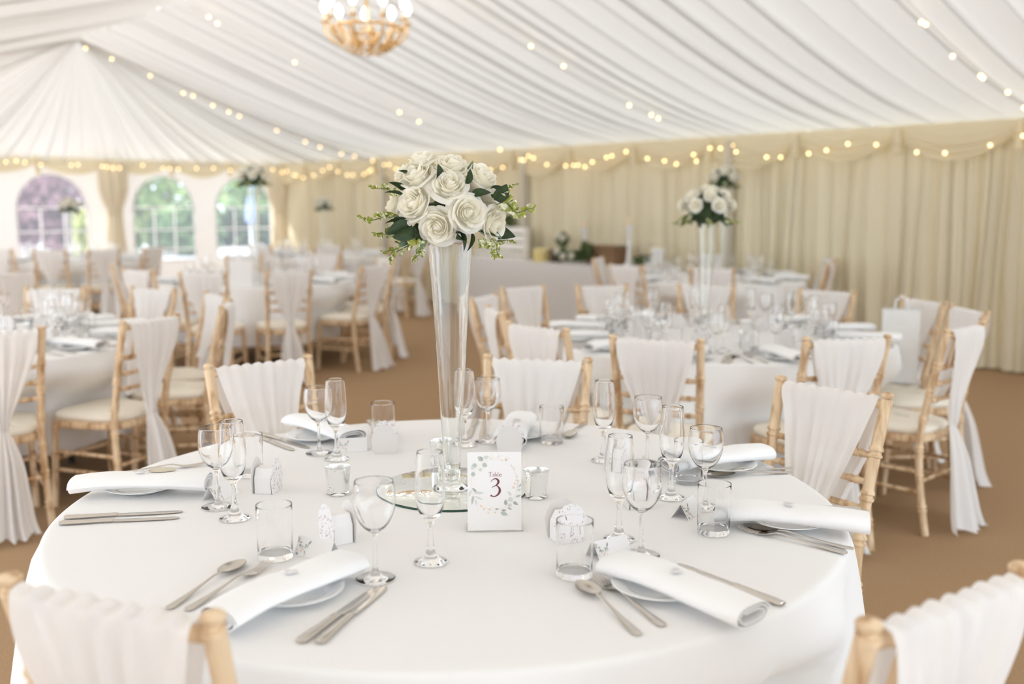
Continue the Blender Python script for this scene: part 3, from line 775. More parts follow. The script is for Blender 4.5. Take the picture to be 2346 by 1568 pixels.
# ------------------------------------------------------------------ near table: seven settings
SET = {
 'left setting': dict(plate=(-.93, 2.43), nap=((-1.075, 2.375), (-.755, 2.40)), kn=[((-1.034, 2.194), (-.757, 2.252)), ((-1.017, 2.156), (-.760, 2.203))], sp=None, fk=((-1.07, 2.575), (-.835, 2.672)),
     wine=(-.698, 2.289), flute=(-.634, 2.20), tumb=(-.696, 2.569), box=(-.615, 2.425, 82), card=(-.715, 2.375, 65)),
 'front left setting': dict(plate=(-.40, 1.75), nap=((-.485, 1.58), (-.318, 1.84)), kn=[((-.346, 1.55), (-.252, 1.783)), ((-.314, 1.55), (-.240, 1.785))], sp=((-.612, 1.682), (-.536, 1.916)), fk=((-.583, 1.66), (-.478, 1.92)),
     wine=(-.262, 1.831), flute=(-.163, 1.921), tumb=(-.482, 1.95), box=(-.372, 2.05, -54), card=(-.40, 1.965, -25)),
 'front right setting': dict(plate=(.275, 1.775), nap=((.405, 1.59), (.195, 1.84)), kn=[((.480, 1.706), (.336, 1.901)), ((.452, 1.702), (.296, 1.908))], sp=((.212, 1.575), (.126, 1.805)), fk=((.269, 1.587), (.148, 1.858)),
     wine=(.264, 1.958), flute=(.229, 2.057), tumb=(.121, 1.85), box=(.115, 2.06, 20), card=(.20, 1.965, 35)),
 'right setting': dict(plate=(.62, 2.165), nap=((.77, 2.075), (.46, 2.165)), kn=[((.80, 2.24), (.60, 2.268)), ((.79, 2.265), (.59, 2.292))], sp=((.72, 1.985), (.504, 2.144)), fk=((.690, 1.965), (.500, 2.125)),
     wine=(.455, 2.282), flute=(.389, 2.363), tumb=(.441, 2.103), box=(.295, 2.30, 100), card=(.405, 2.235, 60)),
 'right rear setting': dict(plate=(.575, 2.64), nap=((.70, 2.70), (.42, 2.565)), kn=[((.66, 2.84), (.47, 2.74)), ((.64, 2.87), (.45, 2.765))], sp=((.72, 2.585), (.536, 2.545)), fk=((.73, 2.625), (.55, 2.585)),
     wine=(.370, 2.658), flute=(.256, 2.718), tumb=(.455, 2.502), box=(.288, 2.62, 60), card=(.365, 2.60, 100)),
 'rear setting': dict(plate=(.025, 3.01), nap=((.035, 3.15), (-.005, 2.84)), kn=[((-.12, 3.23), (-.135, 2.99)), ((-.085, 3.23), (-.092, 2.99))], sp=((.235, 3.19), (.173, 2.99)), fk=((.165, 3.2), (.13, 2.96)),
     wine=(-.074, 2.945), flute=(-.14, 2.896), tumb=(.119, 2.934), box=(-.005, 2.815, 174), card=None),
 'left rear setting': dict(plate=(-.60, 2.985), nap=((-.695, 3.115), (-.47, 2.88)), kn=[((-.78, 3.037), (-.597, 2.859)), ((-.80, 3.02), (-.642, 2.838))], sp=((-.44, 3.21), (-.40, 3.0)), fk=((-.47, 3.22), (-.42, 3.03)),
     wine=(-.556, 2.802), flute=(-.494, 2.738), tumb=(-.395, 2.99), box=(-.369, 2.825, 186), card=(-.468, 2.845, 10)),
}
for nm, S in SET.items():
    at = ' at the %s of the near table' % nm; x, y = S['plate']
    place(P_PLATE, USED, (x, y, TZ), 0, 'small white plate under the napkin' + at)
    o_, i_ = S['nap']; seg(P_NAP, o_, i_, 'rolled white napkin' + at, TZ + .0155)
    dx, dy = i_[0] - o_[0], i_[1] - o_[1]
    mid = ((o_[0] + i_[0]) / 2, (o_[1] + i_[1]) / 2)
    place(P_HEART, USED, (mid[0] + (.02 if nm != 'left setting' else -.005) * dx, mid[1] + .02 * dy, TZ + .0585), rz_to((dx, dy)) + .5, 'small silver heart on the napkin' + at)
    for j, (h, t) in enumerate(S['kn']):
        seg(P_KNIFE, h, t, ('inner' if j == 0 else 'outer') + ' of the two knives' + at, TZ)
    if S['sp']: seg(P_SPOON, *S['sp'], 'steel dessert spoon' + at, TZ)
    seg(P_FORK, *S['fk'], 'steel fork' + at, TZ)
    place(P_WINE, USED, (*S['wine'], TZ), 0, 'empty wine glass' + at)
    place(P_FLUTE, USED, (*S['flute'], TZ), 0, 'empty champagne flute' + at)
    place(P_TUMB, USED, (*S['tumb'], TZ), 0, 'empty straight tumbler' + at)
    bx = S['box']; place(P_BOX, USED, (bx[0], bx[1], TZ), math.radians(bx[2]), 'white paper favour box' + at)
    if S['card']: cx = S['card']; place(P_CARD, USED, (cx[0], cx[1], TZ), math.radians(cx[2]), 'folded place card' + at)
g = G(); g.prism([(.034 * math.cos(q) * 1.0, .017 * math.sin(q)) for q in [2 * PI * (i + .5) / 8 for i in range(8)]], 0, .004)
tag(obj('gold_tag', g, GOLDT, loc=(-.868, 2.405, TZ + .0585), rz=.15, smooth=False), 'champagne gold eight-sided tag on the left napkin', 'tag')

# centrepiece
t = thing('mirror_plate', 'round mirror plate under the glass vase on the near table', 'mirror', (-.15, 2.44, TZ))
obj('mirror_face', G().lathe([(0, .006), (.186, .006), (.189, .005)], 72), MIRROR, t)
obj('glass_edge', G().lathe([(.189, .005), (.190, .004), (.190, .0), (0, 0)], 72), MEDGE, t)
def make_vase(h, label, loc, group=None, wide=1):
    t = thing('trumpet_vase', label, 'vase', loc, 0, group)
    f = h / .608
    obj('foot', G().lathe(smoothprof([(0, 0), (.036, .0003), (.0430, .0015), (.0435, .004), (.040, .006), (.028, .010), (.021, .018), (.0195, .03)], 3), 48), VGLASS, t, angle=50)
    obj('body', G().lathe(smoothprof([(.0195, .03), (.0215, .08), (.030, .22), (.0385, .38), (.0475, .52), (.0545, .606), (.054, .6085), (.0528, .606), (.0458, .52), (.0368, .38), (.0283, .22), (.0195, .09), (.0165, .05), (.010, .040), (0, .038)], 3), 48), VGLASS, t, angle=50)
    for c in t.children: c.scale = (1, 1, f)
    return t
make_vase(.608, 'tall clear trumpet vase at the centre of the near table', (-.15, 2.43, TZ + .006))

# roses
def rose_mesh(hi=True, seed=1):
    r = random.Random(seed); g = G(); nu, nv = (14, 10) if hi else (6, 5)
    def petal(a0, wid, rt, h, zb, curl, tw, close=0):
        ph = r.uniform(0, 6.28); jit = r.uniform(-1, 1)
        def fn(u, v):
            x = 2 * u - 1; wv = min(1, (.45 + 1.1 * v)) * (1 - .25 * max(0, v - .8) * 5 * x * x)
            q = a0 + x * wid * wv
            rr = rt * (1 - (1 - v) ** 2.6) + tw * x * v - close * max(0, v - .55) ** 1.5 * rt * 1.6
            tip = max(0, v - .70) / .30
            rr += curl * tip ** 1.7 * (1 - .35 * x * x) + .0012 * math.sin(2.5 * x + ph) * v
            z = zb + h * v - h * .22 * x * x * v ** 2 - curl * .75 * tip ** 2.2 + .0012 * math.sin(3.3 * x + ph) * v * v
            return (rr * math.cos(q), rr * math.sin(q), z)
        g.grid(fn, nu, nv)
    a = r.uniform(0, 6)
    g.lathe([(0, -.016), (.012, -.012), (.022, 0), (.024, .008), (.012, .018), (.006, .028), (.003, .034), (0, .0355)], 12)
    for n, wid, rt, h, zb, curl, tw, cl in ((2, 1.5, .0050, .032, .004, 0, .0018, .35), (3, 1.15, .0085, .034, .003, .0002, .0022, .25), (3, 1.15, .0125, .036, .001, .0008, .0025, .12), (4, 1.0, .0170, .037, -.001, .002, .003, .05),
                                        (4, 1.0, .0220, .037, -.003, .004, .003, 0), (5, .85, .0275, .035, -.006, .0065, .003, 0), (5, .86, .0325, .029, -.009, .0105, .003, 0)):
        for i in range(n):
            petal(a + 2 * PI * i / n + r.uniform(-.15, .15), wid, rt * r.uniform(.95, 1.05), h * r.uniform(.95, 1.04), zb, curl * r.uniform(.5, 1.4), tw, cl)
        a += 2.1
    return g.mesh('rose', PETAL, True, 0)
ROSES = [rose_mesh(True, s) for s in (1, 2, 3, 4)]; ROSEL = [rose_mesh(False, s) for s in (5, 6)]
def leaf_mesh(L, w, fold, mat, serr=0):
    g = G()
    def fn(u, v):
        x = 2 * u - 1; ww = w * math.sin(PI * min(1, v * .97 + .03) ** .75) ** .8 * (1 + serr * math.sin(v * 70)); 
        return (x * ww, v * L, fold * abs(x) * ww - .25 * L * v * v + .1 * L * v)
    g.grid(fn, 6, 14 if not serr else 30); return g.mesh('leaf', mat, True, 0)
LEAVES = [leaf_mesh(.075, .020, .5, LEAF), leaf_mesh(.06, .026, .35, LEAF, .06), leaf_mesh(.065, .014, .5, LEAFS)]
def sprig_mesh(seed):
    r = random.Random(seed); g = G(); L = .10; g.cur = 1
    pts = [(.01 * math.sin(i), i * L / 8, .010 * math.sin(i * .7)) for i in range(9)]
    g.tube(pts, [.0014] * 8 + [.0006], 6); g.cur = 0
    for i in (1, 3, 4, 6, 7, 8):
        for s in (-1, 1):
            p = Vector(pts[i]); sz = (.034 - .0026 * i) * r.uniform(.8, 1.15); q = Quaternion((0, 0, 1), -s * r.uniform(.5, 1.2)) @ Quaternion((0, 1, 0), r.uniform(-1.2, 1.2)) 
            def fn(u, v):
                x = 2 * u - 1; ww = .52 * sz * math.sin(PI * min(1, v * .96 + .04) ** .8) ** .6
                return p + q @ Vector((x * ww, v * sz, .35 * sz * (x * x) * v))
            g.grid(fn, 4, 5)
    return g.mesh('sprig', [EUC, STEM], True, 0)
SPRIGS = [sprig_mesh(s) for s in (1, 2, 3)]
def orient(d, spin=0):
    return (Vector((0, 0, 1)).rotation_difference(Vector(d).normalized()) @ Quaternion((0, 0, 1), spin)).to_euler()
def orient_y(d, spin=0):
    return (Vector((0, 1, 0)).rotation_difference(Vector(d).normalized()) @ Quaternion((0, 1, 0), spin)).to_euler()
def part(name, me, root, loc, rot, sc=1):
    o = obj(name, me, None, root, loc, 0); o.rotation_euler = rot; o.scale = (sc, sc, sc); return o
MAINB = thing('flower_arrangement', 'large sharp bouquet of white roses on the near glass vase', 'flower arrangement', (-.15, 2.43, 1.365))
KX = .001065
def fp(px, py, y): return Vector(((px - 1033) * KX, y, (562 - py) * KX))
BC = Vector((0, 0, .085))
front = [(1013, 517, 1.08), (962, 468, 1.12), (1078, 488, 1.1), (1037, 428, 1.02), (1134, 512, 1.02), (1106, 410, 1.05), (964, 410, 1.05), (972, 374, .98), (1040, 384, .98), (907, 472, .8), (930, 398, .75)]
for i, (px, py, sc) in enumerate(front):
    x, z = (px - 1033) * KX, (562 - py) * KX
    rel = Vector((x, 0, z - BC.z)); q = min(1, (x / .135) ** 2 + ((z - BC.z) / .115) ** 2)
    y = -.125 * math.sqrt(max(.02, 1 - q * .93))
    dirv = Vector((x * 1.1, y * 1.0, (z - BC.z) * 1.2 + .025)).normalized()
    part('rose', ROSES[i % 4], MAINB, Vector((x, y, z)) - dirv * .018, orient(dirv, i * 1.3), sc * 1.1)
r = random.Random(9)
for i, (az, el) in enumerate([(30, 20), (70, 12), (110, 20), (150, 15), (50, 52), (110, 58), (8, 35), (175, 40), (90, 85)]):
    a_, e_ = math.radians(az), math.radians(el); dv = Vector((math.cos(a_) * math.cos(e_), math.sin(a_) * math.cos(e_), math.sin(e_)))
    part('rose', ROSES[i % 4], MAINB, BC + Vector((dv.x * .105, dv.y * .10, dv.z * .085 - .012)), orient(dv, i), .98)
def put_leaf(px, py, y, ang, k, sc=1, spin=0, tilt=-.3):
    an = math.radians(ang); part('leaf', LEAVES[k], MAINB, fp(px, py, y), orient_y((math.cos(an), tilt, math.sin(an)), spin), sc)
for L_ in [(q_[0], q_[1], q_[2], q_[3], q_[4], q_[5] * .8, q_[6]) for q_ in [(1012, 418, -.10, 80, 1, .8, 1.3), (955, 515, -.10, 195, 0, 1.1, .8), (965, 522, -.11, 205, 0, 1.0, 1.5), (945, 508, -.09, 175, 0, .9, .4), (1140, 462, -.09, 55, 1, .95, 1.0), (1128, 450, -.06, 30, 1, .8, .6), (1060, 530, -.11, -70, 0, .8, .7), (1085, 532, -.11, -95, 0, .75, 1.2), (935, 452, -.08, 160, 0, .75, .6), (940, 445, -.07, 140, 0, .8, 1.4),
           (1040, 468, -.10, 170, 0, .7, 1.0), (1085, 452, -.10, 15, 0, .8, .6), (1075, 425, -.10, 70, 0, .6, 1), (960, 530, -.09, 225, 2, 1.0, .7), (985, 540, -.10, 240, 2, .8, 1.2), (925, 500, -.06, 170, 2, .8, .5), (945, 405, -.07, 150, 1, .5, 1), (1075, 400, -.06, 60, 2, .6, 1), (1000, 480, -.08, -20, 0, .6, 1)]]: put_leaf(*L_)
for i in range(16):
    a_ = 2 * PI * i / 16 + .2
    if i % 2 == 0 or math.sin(a_) > -.2: part('leaf', LEAVES[i % 3], MAINB, BC + Vector((.09 * math.cos(a_), .09 * math.sin(a_), -.05)), orient_y((math.cos(a_), math.sin(a_), -.15), r.uniform(0, 2)), .95)
for j, (px, py, y, ang, sc) in enumerate([(925, 505, -.08, 172, .75), (920, 450, -.06, 155, .55), (960, 528, -.09, 235, .8), (980, 545, -.10, 250, .5), (930, 515, -.08, 205, .55), (1140, 470, -.09, -12, .75), (1150, 462, -.07, -40, .5), (1125, 545, -.09, -55, .45), (1100, 545, -.1, -40, .5), (1135, 452, -.08, 25, .5), (1125, 540, -.02, -20, .5), (950, 535, -.02, 215, .7)]):
    an = math.radians(ang); part('eucalyptus_sprig', SPRIGS[j % 3], MAINB, fp(px, py, y), orient_y((math.cos(an), -.25, math.sin(an)), j), sc * 1.15)
part('flower_holder', G().lathe([(0, .03), (.06, .03), (.075, .07), (.06, .10), (0, .11)], 16).mesh('flower_holder', LEAF), MAINB, (0, 0, 0), (0, 0, 0))
part('stem_cup', G().lathe([(0, .004), (.030, .004), (.045, .012), (.055, .03), (0, .03)], 24).mesh('stem_cup', PAPER), MAINB, (0, 0, .003), (0, 0, 0))

def small_bouquet(loc, sc, label, seed):
    t = thing('flower_arrangement', label, 'flower arrangement', loc, seed * .9); r = random.Random(seed)
    dirs = [(k * 60 + 10, 8) for k in range(6)] + [(k * 60 + 40, 40) for k in range(6)] + [(0, 85), (120, 70), (240, 70)]
    for i, (az, el) in enumerate(dirs):
        a_, e_ = math.radians(az + r.uniform(-10, 10)), math.radians(el); dv = Vector((math.cos(a_) * math.cos(e_), math.sin(a_) * math.cos(e_), math.sin(e_)))
        part('rose', ROSEL[i % 2], t, Vector((0, 0, .085)) + Vector((dv.x * .12, dv.y * .12, dv.z * .085)), orient(dv, i), 1.0)
    for i in range(18):
        a_ = 2 * PI * i / 18; part('leaf', LEAVES[i % 3], t, (.08 * math.cos(a_), .08 * math.sin(a_), r.uniform(.01, .06)), orient_y((math.cos(a_), math.sin(a_), r.uniform(-1.1, -.1)), r.uniform(0, 2)), .95)
    for i in range(7):
        a_ = 2 * PI * i / 7; part('eucalyptus_sprig', SPRIGS[i % 3], t, (.10 * math.cos(a_), .10 * math.sin(a_), .03), orient_y((math.cos(a_), math.sin(a_), -.35), i), .8)
    for i in range(5): part('leaf', LEAVES[1], t, (.06 * math.cos(i * 1.3), .06 * math.sin(i * 1.3), .13), orient_y((math.cos(i * 1.3), math.sin(i * 1.3), .6), i), .9)
    part('flower_holder', G().lathe([(0, .0), (.05, .0), (.085, .05), (.07, .11), (0, .13)], 14).mesh('flower_holder', LEAF), t, (0, 0, 0), (0, 0, 0))
    t.scale = (sc, sc, sc)
for k_, xy, h, lab in (('B', (1.04, 5.36), .60, 'middle right table, in front of the drapes'), ('C', (2.03, 9.65), .86, 'far right table, higher and blurrier'), ('D', (-2.40, 9.35), .87, 'far centre table, before the right window'), ('F', (-5.72, 13.0), .60, 'far left table, before the leftmost window'), ('G', (-2.68, 14.3), .62, 'corner table, before the cream wall')):
    make_vase(h, 'tall glass vase on the ' + lab, (*xy, TZ), wide=1)
    small_bouquet((*xy, TZ + h + .008), 1.0 if k_ in 'BCD' else .9, 'white rose bouquet on the ' + lab, ord(k_))

# tealight holders
def proto_tea():
    t = thing('tealight_holder', 'mercury glass tealight holder', 'tealight holder')
    obj('cup', G().lathe(smoothprof([(0, .010), (.0245, .010), (.0265, .012), (.0295, .045), (.0322, .0665), (.0318, .0675), (.031, .0665), (.0283, .045), (.0252, .016), (0, .0145)], 2), 36), MERC, t, angle=50)
    obj('glass_base', G().lathe([(0, 0), (.0245, 0), (.0262, .002), (.0265, .0098), (0, .0098)], 36), GLASS, t)
    obj('candle', G().lathe([(0, .016), (.019, .016), (.019, .030), (0, .030)], 20), WAX, t); return t
P_TEA = proto_tea()
for (x, y), lab in (((-.432, 2.401), 'silver tealight holder left of the mirror plate'), ((.059, 2.371), 'silver tealight holder right of the table number card'), ((-.195, 2.675), 'silver tealight holder behind the vase on the near table')):
    place(P_TEA, USED, (x, y, TZ), x * 9, lab)

# table number card
t = thing('table_number_card', 'white card reading Table 3 in a clear stand before the vase', 'table number', (-.038, 2.11, TZ), math.radians(2))
tl = math.radians(-7); t.rotation_euler = (0, 0, math.radians(3))
CW, CHH = .118, .172
def upright(g, y0=0.0):
    e = G(); e.f, e.m = g.f, g.m; e.v = [(x, y0 - z + y * math.sin(-tl) * 1.0, y * math.cos(tl) + .004) for x, y, z in g.v]; return e
obj('card', upright(G().prism([(-CW / 2, 0), (CW / 2, 0), (CW / 2, CHH), (-CW / 2, CHH)], 0, .0008)), PAPER, t, smooth=False)
a = upright(G().prism([(-CW / 2 - .003, -.003), (CW / 2 + .003, -.003), (CW / 2 + .003, CHH + .002), (-CW / 2 - .003, CHH + .002)], -.0035, -.0005))
a.box((0, .028, .0015), (CW + .006, .055, .003)); obj('acrylic_stand', a, ACRYL, t, smooth=False)
def stroke(g, pts, z):
    """broad-nib stroke: pts (x, y, width)"""
    P = smoothprof(pts, 6); n = len(P); L, Rr = [], []
    for i, (x, y, w) in enumerate(P):
        a_, b_ = P[max(i - 1, 0)], P[min(i + 1, n - 1)]; dx, dy = b_[0] - a_[0], b_[1] - a_[1]; l = math.hypot(dx, dy) or 1
        L.append((x - dy / l * w / 2, y + dx / l * w / 2, z)); Rr.append((x + dy / l * w / 2, y - dx / l * w / 2, z))
    g.add(L + Rr, [(i, i + n, i + n + 1, i + 1) for i in range(n - 1)])
SC = CW / 775.0
def cv(x, y, w=0): return ((x - 605) * SC, (1445 - y) * SC, w * SC)
three = G()
stroke(three, [cv(552, 748, 5), cv(572, 722, 9), cv(606, 702, 13), cv(640, 706, 22), cv(663, 738, 32), cv(652, 776, 26), cv(622, 800, 14), cv(590, 815, 9), cv(563, 829, 6)], .0012)
stroke(three, [cv(612, 800, 8), cv(650, 810, 16), cv(678, 845, 30), cv(680, 890, 33), cv(652, 932, 25), cv(612, 955, 15), cv(575, 955, 12), cv(548, 944, 8)], .0013)
three.add([(cv(560 + 15 * math.cos(q), 945 + 13 * math.sin(q))[0], cv(0, 945 + 13 * math.sin(q))[1], .0014) for q in [-2 * PI * i / 16 for i in range(16)]], [tuple(range(16))])
obj('number', upright(three), INK, t, smooth=False)
w = G()
def S_(*p): stroke(w, [cv(*q) for q in p], .0012)
S_((520, 608, 4), (545, 606, 5), (572, 606, 5)); S_((520, 608, 3), (521, 622, 3)); S_((571, 606, 3), (573, 622, 3)); S_((546, 606, 9), (546, 640, 9), (546, 668, 9)); S_((536, 668, 4), (557, 668, 4))
S_((580, 640, 5), (590, 633, 6), (600, 640, 8), (600, 655, 8), (604, 667, 5)); S_((600, 648, 4), (586, 654, 6), (580, 661, 7), (588, 668, 5), (600, 660, 4))
S_((616, 603, 7), (616, 640, 7), (616, 667, 7)); S_((616, 640, 4), (628, 633, 6), (640, 644, 8), (638, 660, 8), (626, 669, 5), (616, 664, 4))
S_((656, 603, 7), (656, 640, 7), (656, 668, 7)); S_((649, 668, 4), (664, 668, 4))
S_((676, 650, 4), (692, 650, 4), (708, 648, 4)); S_((708, 648, 5), (704, 637, 6), (692, 633, 6), (678, 642, 8), (676, 656, 8), (688, 668, 7), (702, 666, 5), (712, 659, 3))
obj('lettering', upright(w), INKL, t, smooth=False)
wr = G(); r = random.Random(21)
wr.cur = 2
stroke(wr, [(*cv(605 + 335 * math.cos(q), 785 - 370 * math.sin(q))[:2], 3 * SC) for q in [.9 - 6.0 * i / 40 for i in range(41)]], .0010)
def lf(x, y, L, wd, an, c): wr.cur = c; leaf2d(wr, *cv(x, y)[:2], L * SC, wd * SC, math.radians(an), .0011 + .00004 * c)
for x, y, L, wd, an, c in [(440, 440, 95, 36, 140, 0), (440, 440, 75, 20, 120, 1), (355, 510, 75, 34, 175, 0), (430, 490, 80, 36, -20, 0), (330, 620, 70, 34, 200, 0), (395, 540, 60, 28, -70, 3), (450, 400, 85, 26, 15, 3), (310, 560, 60, 28, 130, 3),
                         (285, 830, 110, 18, -45, 1), (300, 900, 160, 20, -2, 3), (300, 940, 140, 18, -100, 0), (270, 860, 110, 14, -110, 3), (330, 1000, 90, 12, -80, 3), (320, 950, 140, 14, -25, 3),
                         (770, 1090, 90, 26, 95, 1), (870, 1040, 90, 22, -30, 1), (870, 990, 85, 34, 200, 3), (910, 970, 85, 18, 20, 0), (850, 950, 90, 18, 130, 3), (700, 1160, 80, 16, 0, 1), (690, 1190, 115, 30, -20, 0), (610, 1140, 60, 12, 0, 1), (790, 1120, 75, 12, -25, 1), (830, 1060, 70, 30, -100, 3),
                         (890, 790, 40, 14, 60, 2), (890, 850, 45, 16, 120, 2), (960, 830, 60, 12, 60, 1), (940, 880, 60, 16, 30, 3), (760, 440, 40, 22, 30, 2), (720, 450, 30, 10, 100, 2), (410, 1110, 35, 16, 80, 2), (430, 1130, 40, 12, -20, 2), (520, 1160, 45, 15, 50, 2), (500, 1195, 30, 10, 0, 2), (600, 1195, 30, 14, 30, 2), (560, 1120, 20, 8, 0, 2), (360, 1150, 20, 6, 30, 2)]: lf(x, y, L, wd, an, c)
for i in range(16): lf(560 + r.uniform(-60, 300), 400 + r.uniform(-25, 25) , r.uniform(10, 26), 5, r.uniform(0, 360), 2)
for i in range(14): a_ = r.uniform(-.3, .8); lf(605 + 345 * math.cos(a_), 785 - 370 * math.sin(a_), r.uniform(15, 45), 6, r.uniform(0, 180), r.choice([2, 3]))
obj('printed_wreath', upright(wr), [SAGE, SAGED, BLUSH, pbr('printed_pale_sage', (.68, .70, .66), .8)], t, smooth=False)

# ------------------------------------------------------------------ settings on the other tables
def setting(tk, ang, rich, rr):
    c = CENT[tk]; tn = ' on the ' + TN[tk]; gr = TN[tk]
    u = Vector((math.cos(ang), math.sin(ang))); tt = Vector((-u.y, u.x)); C0 = Vector(c)
    def at(r_, q): p = C0 + u * r_ + tt * q; return (p.x + rr.uniform(-.012, .012), p.y + rr.uniform(-.012, .012))
    p = at(.78, 0)
    place(P_PLATE, USED, (*p, TZ), 0, 'white plate under a rolled napkin' + tn, 'plates on the ' + gr)
    seg(P_NAP, tuple(Vector(p) + u * .14), tuple(Vector(p) - u * .14 + tt * rr.uniform(-.03, .03)), 'rolled white napkin' + tn, TZ + .0155, group='napkins on the ' + gr)
    place(P_WINE, USED, (*at(.58, .06), TZ), 0, 'wine glass' + tn, 'wine glasses on the ' + gr)
    place(P_FLUTE, USED, (*at(.50, .10), TZ), 0, 'champagne flute' + tn, 'champagne flutes on the ' + gr)
    place(P_TUMB, USED, (*at(.60, -.07), TZ), 0, 'straight tumbler' + tn, 'tumblers on the ' + gr)
    if rich:
        for q in (.125, .165):
            h = at(.88, q); seg(P_KNIFE, h, tuple(Vector(h) - u * .25), 'table knife' + tn, TZ, group='knives on the ' + gr)
        h = at(.88, -.125); seg(P_FORK, h, tuple(Vector(h) - u * .25), 'fork' + tn, TZ, group='forks on the ' + gr)
        h = at(.88, -.178); seg(P_SPOON, h, tuple(Vector(h) - u * .24), 'dessert spoon' + tn, TZ, group='spoons on the ' + gr)
    place(P_BOX, USED, (*at(.43, -.02), TZ), rr.uniform(0, 6.28), 'white paper favour box' + tn, 'favour boxes on the ' + gr)
    if rich: place(P_CARD, USED, (*at(.56, .0), TZ), ang + PI / 2 + rr.uniform(-.3, .3), 'folded place card' + tn, 'place cards on the ' + gr)
rr = random.Random(31)
for tk, angs, rich in (('B', [-108, -79, -47, -15, 12, 45, 82, 112, 137, 160, 190, 218], True), ('E', [-55, -22, 12, 40, 62, 92, 130, 170, 215, 255], True), ('D', [-62, -25, 5, 35, 75, 110, 150, 200, 240], False), ('C', [-100, -60, -20, 15, 50, 90, 130, 165, 215], False), ('F', [-78, -45, -10, 45, 100, 150, 200, 240], False), ('G', [-115, -75, -20, 30, 90, 150, 200], False)):
    for a_ in angs: setting(tk, math.radians(a_), rich, rr)
for tk in 'BEDC':
    for i in range(3):
        a_ = 2 * PI * i / 3 + .8; c = CENT[tk]; place(P_TEA, USED, (c[0] + .3 * math.cos(a_), c[1] + .3 * math.sin(a_), TZ), a_, 'silver tealight holder on the ' + TN[tk], 'tealight holders on the ' + TN[tk])

# white box on the far centre table
t = thing('card_box', 'plain white card box on the far centre table', 'box', (-2.37, 8.69, TZ), .3)
obj('box', G().box((0, 0, .085), (.18, .16, .17)), PAPER, t, smooth=False); obj('lid', G().box((0, 0, .195), (.19, .17, .05)), PAPER, t, smooth=False)

# gift bag on the chair
t = thing('gift_bag', 'white paper gift bag standing on a chair seat at the right', 'gift bag', (2.135, 5.43, .49), math.radians(-18))
bagp = pbr('grey_white_paper', (.80, .80, .79), .6, noise=((.88, .88, .87), (8, 8, 8), .3, .7))
g = G()
w_, d_, h_ = .19, .10, .40
ring = lambda k, z: [(-w_ / 2 * k, -d_ / 2 * k, z), (w_ / 2 * k, -d_ / 2 * k, z), (w_ / 2 * k, 0, z), (w_ / 2 * k, d_ / 2 * k, z), (-w_ / 2 * k, d_ / 2 * k, z), (-w_ / 2 * k, 0, z)]
g.add(ring(1, .0) + ring(1, h_ * .5) + ring(1.02, h_), [(0, 5, 4, 3, 2, 1)] + [(i, (i + 1) % 6, (i + 1) % 6 + 6, i + 6) for i in range(6)] + [(i + 6, (i + 1) % 6 + 6, (i + 1) % 6 + 12, i + 12) for i in range(6)])
obj('bag', g, bagp, t, smooth=False)
for y in (-d_ / 2, d_ / 2): obj('handle', G().tube([(-.035, y, h_ - .02), (-.03, y, h_ + .05), (0, y, h_ + .075), (.03, y, h_ + .05), (.035, y, h_ - .02)], .003, 6), PAPER, t)

# ------------------------------------------------------------------ gift table by the draped wall
def an(px, n):
    """point on the line n = const that lies in the direction of picture column px"""
    be = math.atan((px - 1173) / (FPX / math.cos(PITCH) * 1.0)); return n * math.tan(math.radians(48.5) - be)
s0, s1, n0, n1 = 7.2, 10.35, 8.34, 8.80
pts = [(n0, s0), (n0, s1), (n1, s1), (n1, s0)]
g = G(); per = []
for (na, sa), (nb, sb) in zip(pts, pts[1:] + pts[:1]):
    K = max(6, int(math.hypot(nb - na, sb - sa) / .05))
    for i in range(K): per.append((na + (nb - na) * i / K, sa + (sb - sa) * i / K))
rows = []
cn, cs = (n0 + n1) / 2, (s0 + s1) / 2
for z, o in ((.757, -.01), (.755, .0), (.745, .008), (.5, .012), (.25, .02), (.02, .026)):
    row = []
    for i, (n, s) in enumerate(per + per[:1]):
        dn, ds = (1 if n >= n1 - 1e-6 else -1 if n <= n0 + 1e-6 else 0), (1 if s >= s1 - 1e-6 else -1 if s <= s0 + 1e-6 else 0)
        wv = o + .012 * (1 - z) * math.sin((n + s) * 19)
        row.append(W(n + dn * wv * .6, s + ds * wv, z))
    rows.append(row)
g.rows(rows); g.add(rows[0][:-1], [tuple(range(len(per)))])
GREYC = pbr('grey_white_cloth', (.70, .68, .66), .9, spec=.1)
tag(obj('gift_tablecloth', g, GREYC, angle=60), 'grey-white floor-length cloth over the long gift table by the drapes', 'tablecloth')
t = thing('gift_table', 'long trestle table under the grey-white cloth by the drapes', 'table', W(cn, cs, 0), math.radians(41.5))
obj('tabletop', G().box((0, 0, .735), (n1 - n0 - .06, s1 - s0 - .06, .03)), DARK, t, smooth=False)
for sx in (-1, 1):
    for sy in (-1, 1): obj('leg', G().box((sx * .17, sy * 1.45, .36), (.04, .04, .72)), DARK, t, smooth=False)
GZ = .7585
